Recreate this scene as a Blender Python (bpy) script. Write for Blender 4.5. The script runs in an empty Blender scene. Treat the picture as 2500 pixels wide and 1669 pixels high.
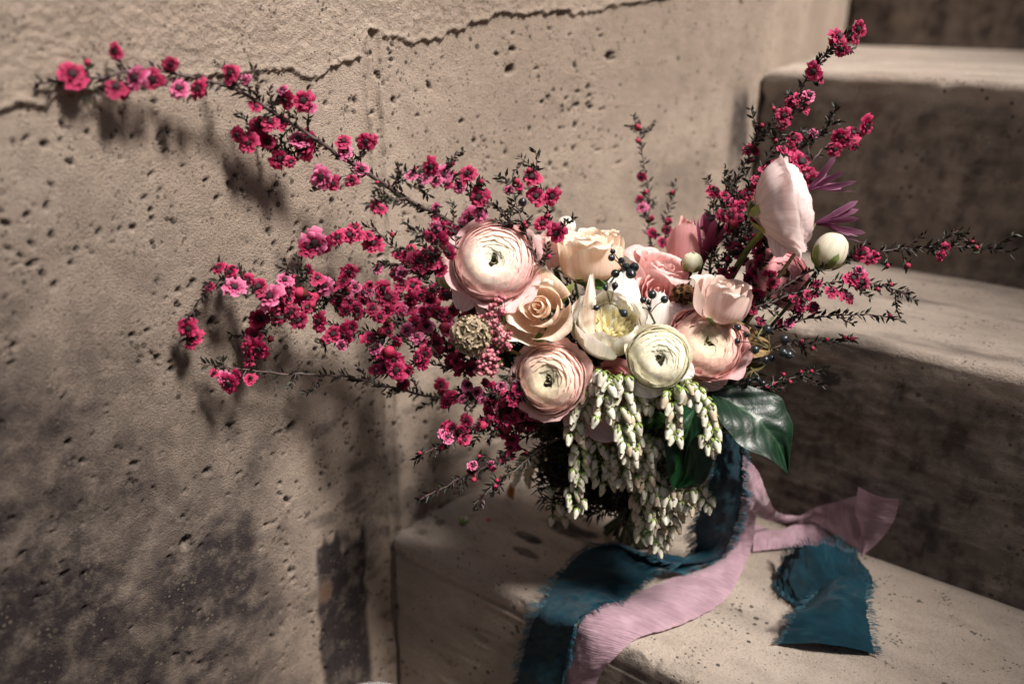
import bpy, math, random
import numpy as np
from mathutils import Vector, Matrix

random.seed(7); rng = np.random.default_rng(11)
scene = bpy.context.scene
COL = scene.collection
V3 = np.array

# ------------------------------------------------------------------ camera, world, sun
# rows: world axes written in camera axes (image right, image up, towards viewer)
R = np.array([[0.7863978193227863, -0.22137098613936435, 0.5766917341700433],
              [0.6176694805816468, 0.26981166082486036, -0.7387056791719754],
              [0.007929850084660852, 0.9371214191227388, 0.3489134037250775]])
CAM = V3([0, 0, .46]); FPX = 2200.0
cd = bpy.data.cameras.new('camera'); cam = bpy.data.objects.new('camera', cd); COL.objects.link(cam)
m = Matrix.Identity(4)
for i in range(3):
    for j in range(3): m[i][j] = R[i, j]
m.translation = Vector(CAM)
cam.matrix_world = m
cd.sensor_width = 36; cd.lens = 36 * FPX / 2500; cd.clip_start = .01; cd.clip_end = 200
cd.dof.use_dof = True; cd.dof.focus_distance = .655; cd.dof.aperture_fstop = 3.2
scene.camera = cam

SUN = V3([.66, .03, 1.0]); SUN = SUN / np.linalg.norm(SUN)
elev = math.asin(SUN[2]); az = math.atan2(SUN[0], SUN[1])
w = bpy.data.worlds.new('World'); scene.world = w; w.use_nodes = True
nt = w.node_tree; nt.nodes.clear()
sky = nt.nodes.new('ShaderNodeTexSky'); sky.sky_type = 'NISHITA'; sky.sun_disc = False
sky.sun_elevation = elev; sky.sun_rotation = az; sky.dust_density = 3; sky.air_density = 1.0; sky.ozone_density = .6
bg = nt.nodes.new('ShaderNodeBackground'); bg.inputs[1].default_value = .05
ow = nt.nodes.new('ShaderNodeOutputWorld')
nt.links.new(sky.outputs[0], bg.inputs[0]); nt.links.new(bg.outputs[0], ow.inputs[0])
sd = bpy.data.lights.new('sun', 'SUN'); sd.energy = 4.9; sd.angle = math.radians(12); sd.color = (1.0, .94, .885)
so = bpy.data.objects.new('sun', sd); COL.objects.link(so)
so.rotation_euler = Vector(SUN).to_track_quat('Z', 'Y').to_euler(); so.location = Vector(SUN * 5)
scene.view_settings.view_transform = 'Standard'; scene.view_settings.look = 'None'
scene.view_settings.exposure = 0.80; scene.view_settings.gamma = 1

# ------------------------------------------------------------------ pixel -> place helpers
def ray(x, y):
    r = R @ V3([x - 1250, -(y - 834.5), -FPX]); return r / np.linalg.norm(r)
def P(x, y, d): return CAM + ray(x, y) * d
WY = [-1.5, .50, .60, .66, 1.0, 1.2, 1.5, 1.8, 2.6]
WX = [-.533, -.533, -.525, -.508, -.425, -.465, -.54, -.615, -.80]
_ys = np.linspace(-1.5, 2.6, 700); _xs = np.interp(_ys, WY, WX)
_k = np.hanning(25); _k /= _k.sum(); _xs = np.convolve(np.pad(_xs, 12, 'edge'), _k, 'valid')
def wx(y): return np.interp(y, _ys, _xs)
def W(x, y, off=0.0):               # point in front of the wall at distance off
    r = ray(x, y); t = -.53 / r[0]
    for _ in range(40):
        p = CAM + r * t; t = (wx(p[1]) + off) / r[0]
    return CAM + r * t
def S(x, y, lift=0.0, z=0.0, yf=.5):  # on the tread, or on the riser face under its nosing
    r = ray(x, y); t = (z + lift - CAM[2]) / r[2]; p = CAM + r * t
    if p[1] < yf - lift:
        t = (yf - lift) / r[1]; p = CAM + r * t
    if z == 0 and yf == .5 and p[1] > .738 - lift * .3:      # leans on the riser behind
        t = (.738 - lift * .3) / r[1]; p = CAM + r * t
    return p
def C2W(v): return R @ V3(v, dtype=float)      # camera-axis direction -> world

# ------------------------------------------------------------------ object helpers
def newobj(name, data, parent=None, kind=None, label=None):
    o = bpy.data.objects.new(name, data); COL.objects.link(o)
    if parent is not None: o.parent = parent
    if kind: o['kind'] = kind
    if label: o['label'] = label
    return o
def thing(name, loc, label, cat, group=None, rot=None):
    o = bpy.data.objects.new(name, None); COL.objects.link(o)
    M = Matrix.Identity(4)
    if rot is not None:
        for i in range(3):
            for j in range(3): M[i][j] = rot[i][j]
    M.translation = Vector([float(c) for c in loc]); o.matrix_world = M
    o.empty_display_size = .01
    o['label'] = label; o['category'] = cat
    if group: o['group'] = group
    return o
def tag(o, label, cat, group=None):
    o['label'] = label; o['category'] = cat
    if group: o['group'] = group
def basis(n, roll=0.0, up=(0, 0, 1)):
    n = V3(n, dtype=float); n /= np.linalg.norm(n)
    a = np.cross(V3(up, dtype=float), n)
    if np.linalg.norm(a) < 1e-3: a = np.cross(V3([1., 0, 0]), n)
    a /= np.linalg.norm(a); b = np.cross(n, a)
    c, s = math.cos(roll), math.sin(roll)
    return np.column_stack([a * c + b * s, -a * s + b * c, n])
def mat4(rot, loc, s=1.0):
    M = Matrix.Identity(4)
    for i in range(3):
        for j in range(3): M[i][j] = float(rot[i][j]) * s
    M.translation = Vector([float(c) for c in loc]); return M

class MB:
    def __init__(s): s.v = []; s.f = []; s.c = []; s.n = 0
    def add(s, v, f, c=None):
        v = np.asarray(v, dtype=float).reshape(-1, 3); s.v.append(v)
        s.f.extend([tuple(i + s.n for i in q) for q in f])
        if c is None: c = (1, 1, 1)
        c = np.asarray(c, dtype=float)
        if c.ndim == 1: c = np.tile(c, (len(v), 1))
        s.c.append(c.reshape(-1, 3)); s.n += len(v); return s
    def tube(s, pts, r, seg=6, c=(1, 1, 1), cap=True):
        pts = np.asarray(pts, dtype=float); n = len(pts)
        r = np.full(n, r) if np.isscalar(r) else np.asarray(r)
        t = np.gradient(pts, axis=0); t /= (np.linalg.norm(t, axis=1)[:, None] + 1e-12)
        a = np.cross(t, [0.3, 0.2, .93]); bad = np.linalg.norm(a, axis=1) < .05
        a[bad] = np.cross(t[bad], [1, 0, 0]); a /= np.linalg.norm(a, axis=1)[:, None]
        b = np.cross(t, a)
        th = np.arange(seg) * 2 * math.pi / seg
        v = pts[:, None] + r[:, None, None] * (a[:, None] * np.cos(th)[None, :, None] + b[:, None] * np.sin(th)[None, :, None])
        f = [(i * seg + j, i * seg + (j + 1) % seg, (i + 1) * seg + (j + 1) % seg, (i + 1) * seg + j) for i in range(n - 1) for j in range(seg)]
        if cap: f.append(tuple(range(seg))[::-1]); f.append(tuple((n - 1) * seg + j for j in range(seg)))
        return s.add(v, f, c)
    def lathe(s, prof, seg=10, c=(1, 1, 1), rot=np.eye(3), loc=(0, 0, 0), cols=None):
        prof = np.asarray(prof, dtype=float); th = np.arange(seg) * 2 * math.pi / seg
        v = np.stack([prof[:, None, 0] * np.cos(th), prof[:, None, 0] * np.sin(th), np.repeat(prof[:, None, 1], seg, 1)], -1).reshape(-1, 3)
        v = v @ np.asarray(rot).T + np.asarray(loc); n = len(prof)
        f = [(i * seg + j, i * seg + (j + 1) % seg, (i + 1) * seg + (j + 1) % seg, (i + 1) * seg + j) for i in range(n - 1) for j in range(seg)]
        if cols is not None: c = np.repeat(np.asarray(cols, dtype=float), seg, 0)
        return s.add(v, f, c)
    def grid(s, G, C=None):
        nv, nu = G.shape[:2]; s.puv = np.stack(np.meshgrid(np.linspace(-1, 1, nu), np.linspace(0, 1, nv)), -1).reshape(-1, 2)
        f = [(i * nu + j, i * nu + j + 1, (i + 1) * nu + j + 1, (i + 1) * nu + j) for i in range(nv - 1) for j in range(nu - 1)]
        return s.add(G.reshape(-1, 3), f, None if C is None else np.asarray(C).reshape(-1, 3) if np.ndim(C) > 1 else C)
    def mesh(s, name, mat, smooth=True):
        me = bpy.data.meshes.new(name); v = np.concatenate(s.v); c = np.concatenate(s.c)
        me.from_pydata(v.tolist(), [], s.f)
        ca = me.color_attributes.new('col', 'FLOAT_COLOR', 'POINT')
        ca.data.foreach_set('color', np.column_stack([c, np.ones(len(c))]).astype(np.float32).ravel())
        if smooth: me.polygons.foreach_set('use_smooth', [True] * len(me.polygons))
        if mat.name == 'petal' and getattr(s, 'puv', None) is not None and len(s.puv) == len(v):
            at = me.attributes.new('puv', 'FLOAT2', 'POINT'); at.data.foreach_set('vector', s.puv.astype(np.float32).ravel())
        me.materials.append(mat); return me
def part(name, mb, mat, parent, kind=None, label=None, smooth=True):
    return newobj(name, mb.mesh(name, mat, smooth), parent, kind, label)
def loc(rootM, p):                   # world point(s) -> local of a thing
    Mi = np.array(rootM.inverted()); p = np.asarray(p, dtype=float)
    return p @ Mi[:3, :3].T + Mi[:3, 3]
def catmull(pts, n):
    pts = np.asarray(pts, dtype=float)
    if len(pts) < 3:
        t = np.linspace(0, 1, n)[:, None]; return pts[0] * (1 - t) + pts[-1] * t
    q = np.vstack([2 * pts[0] - pts[1], pts, 2 * pts[-1] - pts[-2]])
    L = np.r_[0, np.cumsum(np.linalg.norm(np.diff(pts[:, :3], axis=0), axis=1))]; out = []
    for s in np.linspace(0, L[-1], n):
        i = min(np.searchsorted(L, s, 'right') - 1, len(pts) - 2); t = (s - L[i]) / max(L[i + 1] - L[i], 1e-9)
        p0, p1, p2, p3 = q[i:i + 4]
        out.append(.5 * ((2 * p1) + (-p0 + p2) * t + (2 * p0 - 5 * p1 + 4 * p2 - p3) * t * t + (-p0 + 3 * p1 - 3 * p2 + p3) * t ** 3))
    return V3(out)
# value noise in numpy
def vnoise(x, y, seed=0):
    g = np.random.default_rng(seed).random((256, 256)); xi = np.floor(x).astype(int); yi = np.floor(y).astype(int)
    fx = x - xi; fy = y - yi; fx = fx * fx * (3 - 2 * fx); fy = fy * fy * (3 - 2 * fy)
    a = g[xi % 256, yi % 256]; b = g[(xi + 1) % 256, yi % 256]; c = g[xi % 256, (yi + 1) % 256]; d = g[(xi + 1) % 256, (yi + 1) % 256]
    return (a * (1 - fx) + b * fx) * (1 - fy) + (c * (1 - fx) + d * fx) * fy
def fbm(x, y, seed=0, oct=4):
    r = 0; a = .5; t = 0
    for k in range(oct): r = r + a * vnoise(x * 2 ** k + 17.3 * k, y * 2 ** k - 9.1 * k, seed + k); t += a; a *= .55
    return r / t
def sstep(a, b, x): t = np.clip((x - a) / (b - a), 0, 1); return t * t * (3 - 2 * t)

# ------------------------------------------------------------------ materials
def newmat(name):
    M = bpy.data.materials.new(name); M.use_nodes = True; N = M.node_tree; N.nodes.clear()
    return M, N, N.nodes.new('ShaderNodeOutputMaterial')
def nd(N, t, **k):
    n = N.nodes.new(t)
    for a, b in k.items():
        if isinstance(a, str) and a.startswith('i_'): n.inputs[a[2:].replace('_', ' ')].default_value = b
        else: setattr(n, a, b)
    return n
def mix(N, f, a, b, mode='MIX'):
    x = N.nodes.new('ShaderNodeMix'); x.data_type = 'RGBA'; x.blend_type = mode
    for s, v in ((0, f), (6, a), (7, b)):
        if hasattr(v, 'links'): N.links.new(v, x.inputs[s])
        else: x.inputs[s].default_value = v if s == 0 else (*v, 1) if len(v) == 3 else v
    return x.outputs[2]
def ramp(N, src, a, b, c0=0, c1=1):
    r = nd(N, 'ShaderNodeMapRange'); r.interpolation_type = 'SMOOTHSTEP'; N.links.new(src, r.inputs[0])
    for i, v in enumerate((a, b, c0, c1)): r.inputs[i + 1].default_value = v
    return r.outputs[0]

def vcol_mat(name, rough=.5, trans=.0, bump=0., bscale=600, spec=.5, sheen=0., coat=0., mottled=.0, weave=False, stretch=None):
    M, N, o = newmat(name); L = N.links
    at = nd(N, 'ShaderNodeAttribute', attribute_name='col'); tc = nd(N, 'ShaderNodeTexCoord')
    base = at.outputs['Color']
    src = tc.outputs['Object']
    if stretch:
        mp = nd(N, 'ShaderNodeMapping'); mp.inputs['Scale'].default_value = stretch; L.new(src, mp.inputs[0]); src = mp.outputs[0]
    nz = nd(N, 'ShaderNodeTexNoise'); nz.inputs['Scale'].default_value = bscale; nz.inputs['Detail'].default_value = 3; L.new(src, nz.inputs['Vector'])
    if mottled:
        n2 = nd(N, 'ShaderNodeTexNoise'); n2.inputs['Scale'].default_value = bscale * .35; n2.inputs['Detail'].default_value = 3; L.new(src, n2.inputs['Vector'])
        k = ramp(N, n2.outputs[0], .3, .7, 1 - mottled, 1 + mottled * .4)
        cm = N.nodes.new('ShaderNodeCombineColor')
        for i in range(3): L.new(k, cm.inputs[i])
        base = mix(N, 1.0, base, cm.outputs[0], 'MULTIPLY')
    b = nd(N, 'ShaderNodeBsdfPrincipled'); L.new(base, b.inputs['Base Color'])
    b.inputs['Roughness'].default_value = rough; b.inputs['Specular IOR Level'].default_value = spec
    b.inputs['Sheen Weight'].default_value = sheen; b.inputs['Coat Weight'].default_value = coat; b.inputs['Coat Roughness'].default_value = .15
    if bump:
        bp = nd(N, 'ShaderNodeBump'); bp.inputs['Strength'].default_value = bump; bp.inputs['Distance'].default_value = .0006
        L.new(nz.outputs[0], bp.inputs['Height']); L.new(bp.outputs[0], b.inputs['Normal'])
    if trans:
        t = nd(N, 'ShaderNodeBsdfTranslucent'); L.new(base, t.inputs[0])
        ms = nd(N, 'ShaderNodeMixShader'); ms.inputs[0].default_value = trans
        L.new(b.outputs[0], ms.inputs[1]); L.new(t.outputs[0], ms.inputs[2]); L.new(ms.outputs[0], o.inputs[0])
    else: L.new(b.outputs[0], o.inputs[0])
    return M
M_PETAL = vcol_mat('petal', .75, .42, .30, 700, .12, .1)
def add_veins(M):
    N = M.node_tree; L = N.links; at = nd(N, 'ShaderNodeAttribute', attribute_name='puv'); oi = nd(N, 'ShaderNodeObjectInfo')
    mp = nd(N, 'ShaderNodeMapping'); mp.inputs['Scale'].default_value = (17, 1.6, 1); L.new(at.outputs['Vector'], mp.inputs[0])
    ad = nd(N, 'ShaderNodeVectorMath', operation='ADD'); cb = nd(N, 'ShaderNodeCombineXYZ'); m_ = nd(N, 'ShaderNodeMath', operation='MULTIPLY'); m_.inputs[1].default_value = 90
    L.new(oi.outputs['Random'], m_.inputs[0]); L.new(m_.outputs[0], cb.inputs[2]); L.new(mp.outputs[0], ad.inputs[0]); L.new(cb.outputs[0], ad.inputs[1])
    nz = nd(N, 'ShaderNodeTexNoise'); nz.inputs['Scale'].default_value = 1; nz.inputs['Detail'].default_value = 4; nz.inputs['Roughness'].default_value = .65; L.new(ad.outputs[0], nz.inputs['Vector'])
    k = nd(N, 'ShaderNodeMath', operation='MULTIPLY'); L.new(ramp(N, nz.outputs[0], .3, .7, .92, 1.05), k.inputs[0]); L.new(ramp(N, oi.outputs['Random'], 0, 1, .96, 1.03), k.inputs[1])
    cc = nd(N, 'ShaderNodeCombineColor'); g2 = nd(N, 'ShaderNodeMath', operation='POWER'); L.new(k.outputs[0], g2.inputs[0]); g2.inputs[1].default_value = 1.5
    L.new(k.outputs[0], cc.inputs[0]); L.new(g2.outputs[0], cc.inputs[1]); L.new(g2.outputs[0], cc.inputs[2])
    src = [n for n in N.nodes if n.type == 'ATTRIBUTE' and n.attribute_name == 'col'][0].outputs['Color']; tg = [l.to_socket for l in src.links]
    out = mix(N, 1.0, src, cc.outputs[0], 'MULTIPLY')
    for t in tg: L.new(out, t)
    bp = [n for n in N.nodes if n.type == 'BUMP'][0]; L.new(nz.outputs[0], bp.inputs['Height']); bp.inputs['Strength'].default_value = .45
add_veins(M_PETAL)
M_WAX = vcol_mat('wax_petal', .45, .32, .5, 900, .5)
M_LEAF = vcol_mat('small_leaf', .5, .1, .2, 900, .3)
M_GLOSS = vcol_mat('glossy_leaf', .40, .06, .6, 260, .42, 0, 0, mottled=.4)
M_STEM = vcol_mat('stem', .6, 0, .5, 700, .4, mottled=.3)
M_BELL = vcol_mat('bell', .5, .12, .25, 900, .4, mottled=.12)
M_BERRY = vcol_mat('berry', .33, 0, .15, 500, .45, 0, 0, mottled=.3)
M_DRY = vcol_mat('dry', .8, .12, .5, 900, .2, mottled=.35)
M_BEAD = vcol_mat('bead', .5, .08, .4, 1400, .4, mottled=.3)

def concrete(name, ca, cb, stain_shade_col, bump=.9, streak=(1, 1, 1)):
    M, N, o = newmat(name); L = N.links
    tc = nd(N, 'ShaderNodeTexCoord'); at = nd(N, 'ShaderNodeAttribute', attribute_name='col')
    sp = N.nodes.new('ShaderNodeSeparateColor'); L.new(at.outputs['Color'], sp.inputs[0])
    mp = nd(N, 'ShaderNodeMapping'); mp.inputs['Scale'].default_value = streak; L.new(tc.outputs['Object'], mp.inputs[0])
    def noise(sc, det=4, r=.55, src=mp.outputs[0]):
        n = nd(N, 'ShaderNodeTexNoise'); n.inputs['Scale'].default_value = sc; n.inputs['Detail'].default_value = det
        n.inputs['Roughness'].default_value = r; L.new(src, n.inputs['Vector']); return n.outputs[0]
    big = noise(7, 5); mid = noise(45, 5, .65); fine = noise(620, 3, .75); grit = noise(1500, 2, .6, tc.outputs['Object'])
    base = mix(N, ramp(N, big, .35, .65), ca, cb)
    base = mix(N, ramp(N, mid, .42, .7, 0, .45), base, tuple(c * .72 for c in ca))
    base = mix(N, ramp(N, fine, .50, .72, 0, .7), base, tuple(c * .55 for c in ca))
    base = mix(N, ramp(N, grit, .55, .8, 0, .35), base, tuple(min(1, c * 1.35) for c in cb))
    # stain masks (red = soot and painted shade, green = rust)
    sm = nd(N, 'ShaderNodeMath', operation='MULTIPLY'); L.new(sp.outputs[0], sm.inputs[0]); L.new(ramp(N, mid, .2, .6, .55, 1.1), sm.inputs[1])
    base = mix(N, sm.outputs[0], base, stain_shade_col)
    base = mix(N, sp.outputs[1], base, (.13, .055, .03))
    # small dark air holes
    vo = nd(N, 'ShaderNodeTexVoronoi'); vo.inputs['Scale'].default_value = 95; L.new(tc.outputs['Object'], vo.inputs['Vector'])
    rad = nd(N, 'ShaderNodeMath', operation='MULTIPLY'); L.new(ramp(N, noise(33, 2), .38, .75), rad.inputs[0]); rad.inputs[1].default_value = .26
    hole = nd(N, 'ShaderNodeMath', operation='LESS_THAN'); L.new(vo.outputs['Distance'], hole.inputs[0]); L.new(rad.outputs[0], hole.inputs[1])
    v2 = nd(N, 'ShaderNodeTexVoronoi'); v2.inputs['Scale'].default_value = 260; L.new(tc.outputs['Object'], v2.inputs['Vector'])
    r2 = nd(N, 'ShaderNodeMath', operation='MULTIPLY'); L.new(ramp(N, noise(60, 2), .40, .72), r2.inputs[0]); r2.inputs[1].default_value = .34
    s2 = nd(N, 'ShaderNodeMath', operation='LESS_THAN'); L.new(v2.outputs['Distance'], s2.inputs[0]); L.new(r2.outputs[0], s2.inputs[1])
    base = mix(N, s2.outputs[0], base, tuple(c * .42 for c in ca))
    hm = nd(N, 'ShaderNodeMath', operation='MULTIPLY'); L.new(hole.outputs[0], hm.inputs[0]); L.new(sp.outputs[2], hm.inputs[1])
    base = mix(N, hm.outputs[0], base, tuple(c * .3 for c in ca))
    b = nd(N, 'ShaderNodeBsdfPrincipled'); L.new(base, b.inputs['Base Color']); b.inputs['Roughness'].default_value = .9
    b.inputs['Specular IOR Level'].default_value = .15
    h1 = nd(N, 'ShaderNodeMath', operation='MULTIPLY_ADD'); L.new(fine, h1.inputs[0]); h1.inputs[1].default_value = 1.0
    h0 = nd(N, 'ShaderNodeMath', operation='MULTIPLY'); L.new(grit, h0.inputs[0]); h0.inputs[1].default_value = .45; L.new(h0.outputs[0], h1.inputs[2])
    h2 = nd(N, 'ShaderNodeMath', operation='MULTIPLY_ADD'); L.new(hm.outputs[0], h2.inputs[0]); h2.inputs[1].default_value = -1.2; L.new(h1.outputs[0], h2.inputs[2])
    bp = nd(N, 'ShaderNodeBump'); bp.inputs['Strength'].default_value = bump; bp.inputs['Distance'].default_value = .0021
    L.new(h2.outputs[0], bp.inputs['Height']); L.new(bp.outputs[0], b.inputs['Normal']); L.new(b.outputs[0], o.inputs[0])
    return M
M_WALL = concrete('wall_concrete', (.345, .272, .215), (.425, .342, .275), (.038, .030, .030), 1.0)
M_STEP = concrete('step_concrete', (.31, .255, .21), (.41, .345, .285), (.042, .034, .032), .8, (.6, 1, 1))

def fabric(name, col, col2, crepe, rough=.75, sheen=.4, alpha=1.0, trans=.1):
    M, N, o = newmat(name); L = N.links
    uv = nd(N, 'ShaderNodeUVMap'); tc = nd(N, 'ShaderNodeTexCoord')
    mp = nd(N, 'ShaderNodeMapping'); L.new(uv.outputs[0], mp.inputs[0])
    mp.inputs['Scale'].default_value = (2.2, 170, 1) if crepe else (1, 1, 1)
    n1 = nd(N, 'ShaderNodeTexNoise'); n1.inputs['Scale'].default_value = 1 if crepe else 8; n1.inputs['Detail'].default_value = 3; L.new(mp.outputs[0], n1.inputs['Vector'])
    n1.inputs['Distortion'].default_value = .6
    if crepe: h = n1.outputs[0]
    else:
        wv = []
        for d, sc in (('X', 26), ('Y', 260)):
            wn = nd(N, 'ShaderNodeTexWave'); wn.bands_direction = d; wn.inputs['Scale'].default_value = sc; wn.inputs['Distortion'].default_value = 1.2
            wn.inputs['Detail'].default_value = 2; wn.inputs['Detail Scale'].default_value = 3
            L.new(uv.outputs[0], wn.inputs[0]); wv.append(wn.outputs['Fac'])
        ad = nd(N, 'ShaderNodeMath', operation='ADD'); L.new(wv[0], ad.inputs[0]); L.new(wv[1], ad.inputs[1]); h = ad.outputs[0]
    n2 = nd(N, 'ShaderNodeTexNoise'); n2.inputs['Scale'].default_value = 60; n2.inputs['Detail'].default_value = 5; L.new(tc.outputs['Object'], n2.inputs['Vector'])
    base = mix(N, ramp(N, n2.outputs[0], .35, .65), col, col2)
    base = mix(N, ramp(N, h, .3 if crepe else .4, .7 if crepe else 1.5, 0, .35), base, tuple(c * .5 for c in col))
    b = nd(N, 'ShaderNodeBsdfPrincipled'); L.new(base, b.inputs['Base Color']); b.inputs['Roughness'].default_value = rough
    b.inputs['Specular IOR Level'].default_value = .2
    b.inputs['Sheen Weight'].default_value = sheen; b.inputs['Sheen Roughness'].default_value = .4; b.inputs['Alpha'].default_value = alpha
    bp = nd(N, 'ShaderNodeBump'); bp.inputs['Strength'].default_value = .9 if crepe else .6; bp.inputs['Distance'].default_value = .0016 if crepe else .0006
    L.new(h, bp.inputs['Height']); L.new(bp.outputs[0], b.inputs['Normal'])
    t = nd(N, 'ShaderNodeBsdfTranslucent'); L.new(base, t.inputs[0]); ms = nd(N, 'ShaderNodeMixShader'); ms.inputs[0].default_value = trans
    L.new(b.outputs[0], ms.inputs[1]); L.new(t.outputs[0], ms.inputs[2]); L.new(ms.outputs[0], o.inputs[0])
    return M
M_TEAL = fabric('teal_silk', (.0018, .023, .037), (.0035, .040, .060), False, .6, .03, 1, .02)
M_MAUVE = fabric('mauve_silk', (.37, .235, .28), (.47, .31, .36), True, .75, .2, .97, .2)
M_TEALTHREAD = vcol_mat('teal_thread', .6, .1)

# ------------------------------------------------------------------ concrete wall
def grid_obj(name, X, Y, Z, C, mat, parent=None):
    nv, nu = X.shape; me = bpy.data.meshes.new(name)
    v = np.stack([X, Y, Z], -1).reshape(-1, 3); i = np.arange(nv * nu).reshape(nv, nu)
    f = np.stack([i[:-1, :-1], i[:-1, 1:], i[1:, 1:], i[1:, :-1]], -1).reshape(-1, 4)
    me.vertices.add(len(v)); me.vertices.foreach_set('co', v.astype(np.float32).ravel())
    me.loops.add(f.size); me.loops.foreach_set('vertex_index', f.astype(np.int32).ravel())
    me.polygons.add(len(f)); me.polygons.foreach_set('loop_start', np.arange(0, f.size, 4, dtype=np.int32))
    me.polygons.foreach_set('use_smooth', [True] * len(f)); me.update(calc_edges=True)
    ca = me.color_attributes.new('col', 'FLOAT_COLOR', 'POINT')
    ca.data.foreach_set('color', np.concatenate([C.reshape(-1, 3), np.ones((nv * nu, 1))], 1).astype(np.float32).ravel())
    me.materials.append(mat); return newobj(name, me, parent)
def pits(A, B, D, n, rmin, rmax, a0, a1, b0, b1, dens=None, mask=None, power=2.6):
    av = A[0]; bv = B[:, 0]
    for _ in range(n):
        a = rng.uniform(a0, a1); b = rng.uniform(b0, b1)
        if dens is not None and rng.random() > dens(a, b): continue
        r = rmin + (rmax - rmin) * rng.random() ** power; e = rng.uniform(.6, 1.6); ang = rng.uniform(0, 3.14)
        i0, i1 = np.searchsorted(av, [a - 2 * r, a + 2 * r]); j0, j1 = np.searchsorted(bv, [b - 2 * r, b + 2 * r])
        if i1 - i0 < 2 or j1 - j0 < 2: continue
        da = A[j0:j1, i0:i1] - a; db = B[j0:j1, i0:i1] - b
        q = np.hypot((da * math.cos(ang) + db * math.sin(ang)) * e, (-da * math.sin(ang) + db * math.cos(ang)) / e)
        q = q * (1 + .5 * (vnoise(A[j0:j1, i0:i1] * 900, B[j0:j1, i0:i1] * 900, 3) - .5))
        D[j0:j1, i0:i1] -= r * 1.0 * (1 - sstep(.55 * r, 1.05 * r, q))
        if mask is not None: mask[j0:j1, i0:i1] = np.maximum(mask[j0:j1, i0:i1], .75 * (1 - sstep(.5 * r, 1.0 * r, q)))

ya = np.r_[np.arange(-.6, .13, .012), np.arange(.13, .75, .0014), np.arange(.75, 1.15, .0035), np.arange(1.15, 2.5, .012)]
za = np.r_[np.arange(-.5, -.22, .012), np.arange(-.22, .52, .0014), np.arange(.52, 1.1, .02)]
YY, ZZ = np.meshgrid(ya, za)
lip_px = [(0, 275), (50, 262), (110, 255), (140, 236), (175, 238), (225, 230), (262, 226), (300, 212), (420, 200), (520, 185), (600, 178), (628, 186), (645, 178), (690, 178),
          (725, 178), (740, 188), (760, 194), (775, 188), (790, 180), (800, 172), (830, 158), (877, 142), (884, 110), (892, 76), (926, 86), (965, 90), (999, 102), (1034, 107), (1068, 98), (1107, 77), (1183, 50), (1230, 36), (1252, 31),
          (1290, 40), (1330, 36), (1367, 27), (1398, 36), (1451, 25), (1520, 12), (1582, 2), (1700, -22), (1900, -80)]
lp = V3([W(a, b) for a, b in lip_px]); o_ = np.argsort(lp[:, 1])
lipz = np.interp(YY, lp[o_, 1], lp[o_, 2]) + .006 * (vnoise(YY * 160, YY * 0 + 3.3, 5) - .5) + .003 * (vnoise(YY * 520, YY * 0 + 1.3, 6) - .5)
D = .0016 * (fbm(YY * 12, ZZ * 12, 20) - .5) + .0012 * (fbm(YY * 60, ZZ * 60, 24) - .5) + .0005 * (fbm(YY * 240, ZZ * 240, 28, 3) - .5)
above = sstep(-.0004, .0016, ZZ - lipz); above_h = .0010 + .0010 * vnoise(YY * 40, YY * 0 + 4, 43)
D += above * (above_h + .0010 * (fbm(YY * 150, ZZ * 240, 40, 4) - .5) + .0012 * (vnoise(YY * 350, ZZ * 420, 41) - .5) + .0009 * (vnoise(YY * 640, ZZ * 690, 42) - .5) + .0012 * np.exp(-((ZZ - lipz - .002) / .002) ** 2))
# form-board seam: two upright ridges at the corner of the lowest step
sy = .497 + .0018 * (vnoise(ZZ * 30, ZZ * 0 + 2, 50) - .5) * 2
rough = .5 + 1.2 * vnoise(ZZ * 110, YY * 300, 52)
below = 1 - above
D += below * .0028 * rough * (np.exp(-((YY - sy) / .0016) ** 2) + np.exp(-((YY - sy - .0135) / .0018) ** 2))
D += below * -.0014 * np.exp(-((YY - sy - .0065) / .004) ** 2)
D += below * .0011 * rough * np.exp(-((YY - 1.02) / .004) ** 2)
holem = np.zeros_like(D)
pits(YY, ZZ, D, 6500, .0008, .0030, .14, .78, -.2, .45, lambda a, b: (.12 + 2.2 * float(vnoise(V3([a * 26]), V3([b * 26]), 33)[0]) ** 3) if b < np.interp(a, lp[o_, 1], lp[o_, 2]) - .006 else .02, holem, 3.4)
pits(YY, ZZ, D, 42, .0025, .0055, .2, 1.1, .05, .42, lambda a, b: .8 if b < np.interp(a, lp[o_, 1], lp[o_, 2]) - .01 else 0, holem, 2)
# soot and painted shade: cloudy patches low on the wall near the viewer
soot_shade = np.zeros_like(D)
def blob(px, py, ry, rz, amt, seed=60):
    p = W(px, py); q = np.hypot((YY - p[1]) / ry, (ZZ - p[2]) / rz) + .9 * (fbm(YY * 45, ZZ * 45, seed, 4) - .5)
    return amt * (1 - sstep(.45, 1.15, q))
for a in ((110, 1180, .03, .075, .7), (60, 1400, .03, .06, .6), (330, 1330, .05, .05, .5), (600, 1180, .06, .03, .4), (500, 1520, .07, .06, .55), (120, 1640, .05, .06, .7), (430, 1000, .04, .02, .35),
          (560, 700, .03, .012, .35), (1040, 1230, .02, .015, .8), (1180, 1130, .012, .018, .8), (700, 1350, .04, .05, .35), (950, 1120, .02, .06, .4), (1640, 470, .08, .05, .3)):
    soot_shade = np.maximum(soot_shade, blob(*a, seed=60 + int(a[0]) % 7))
pa = W(778, 1500); pb = W(905, 1500); pt = W(845, 1300)
edge = .006 * (vnoise(ZZ * 60, ZZ * 0 + 7, 71) - .5)
strip = sstep(pa[1] - .003, pa[1] + .004, YY + edge) * (1 - sstep(pb[1] - .006, pb[1] + .002, YY + edge)) * (1 - sstep(pt[2] - .012, pt[2] + .008, ZZ + .03 * (vnoise(YY * 160, ZZ * 90, 72) - .5)))
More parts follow.
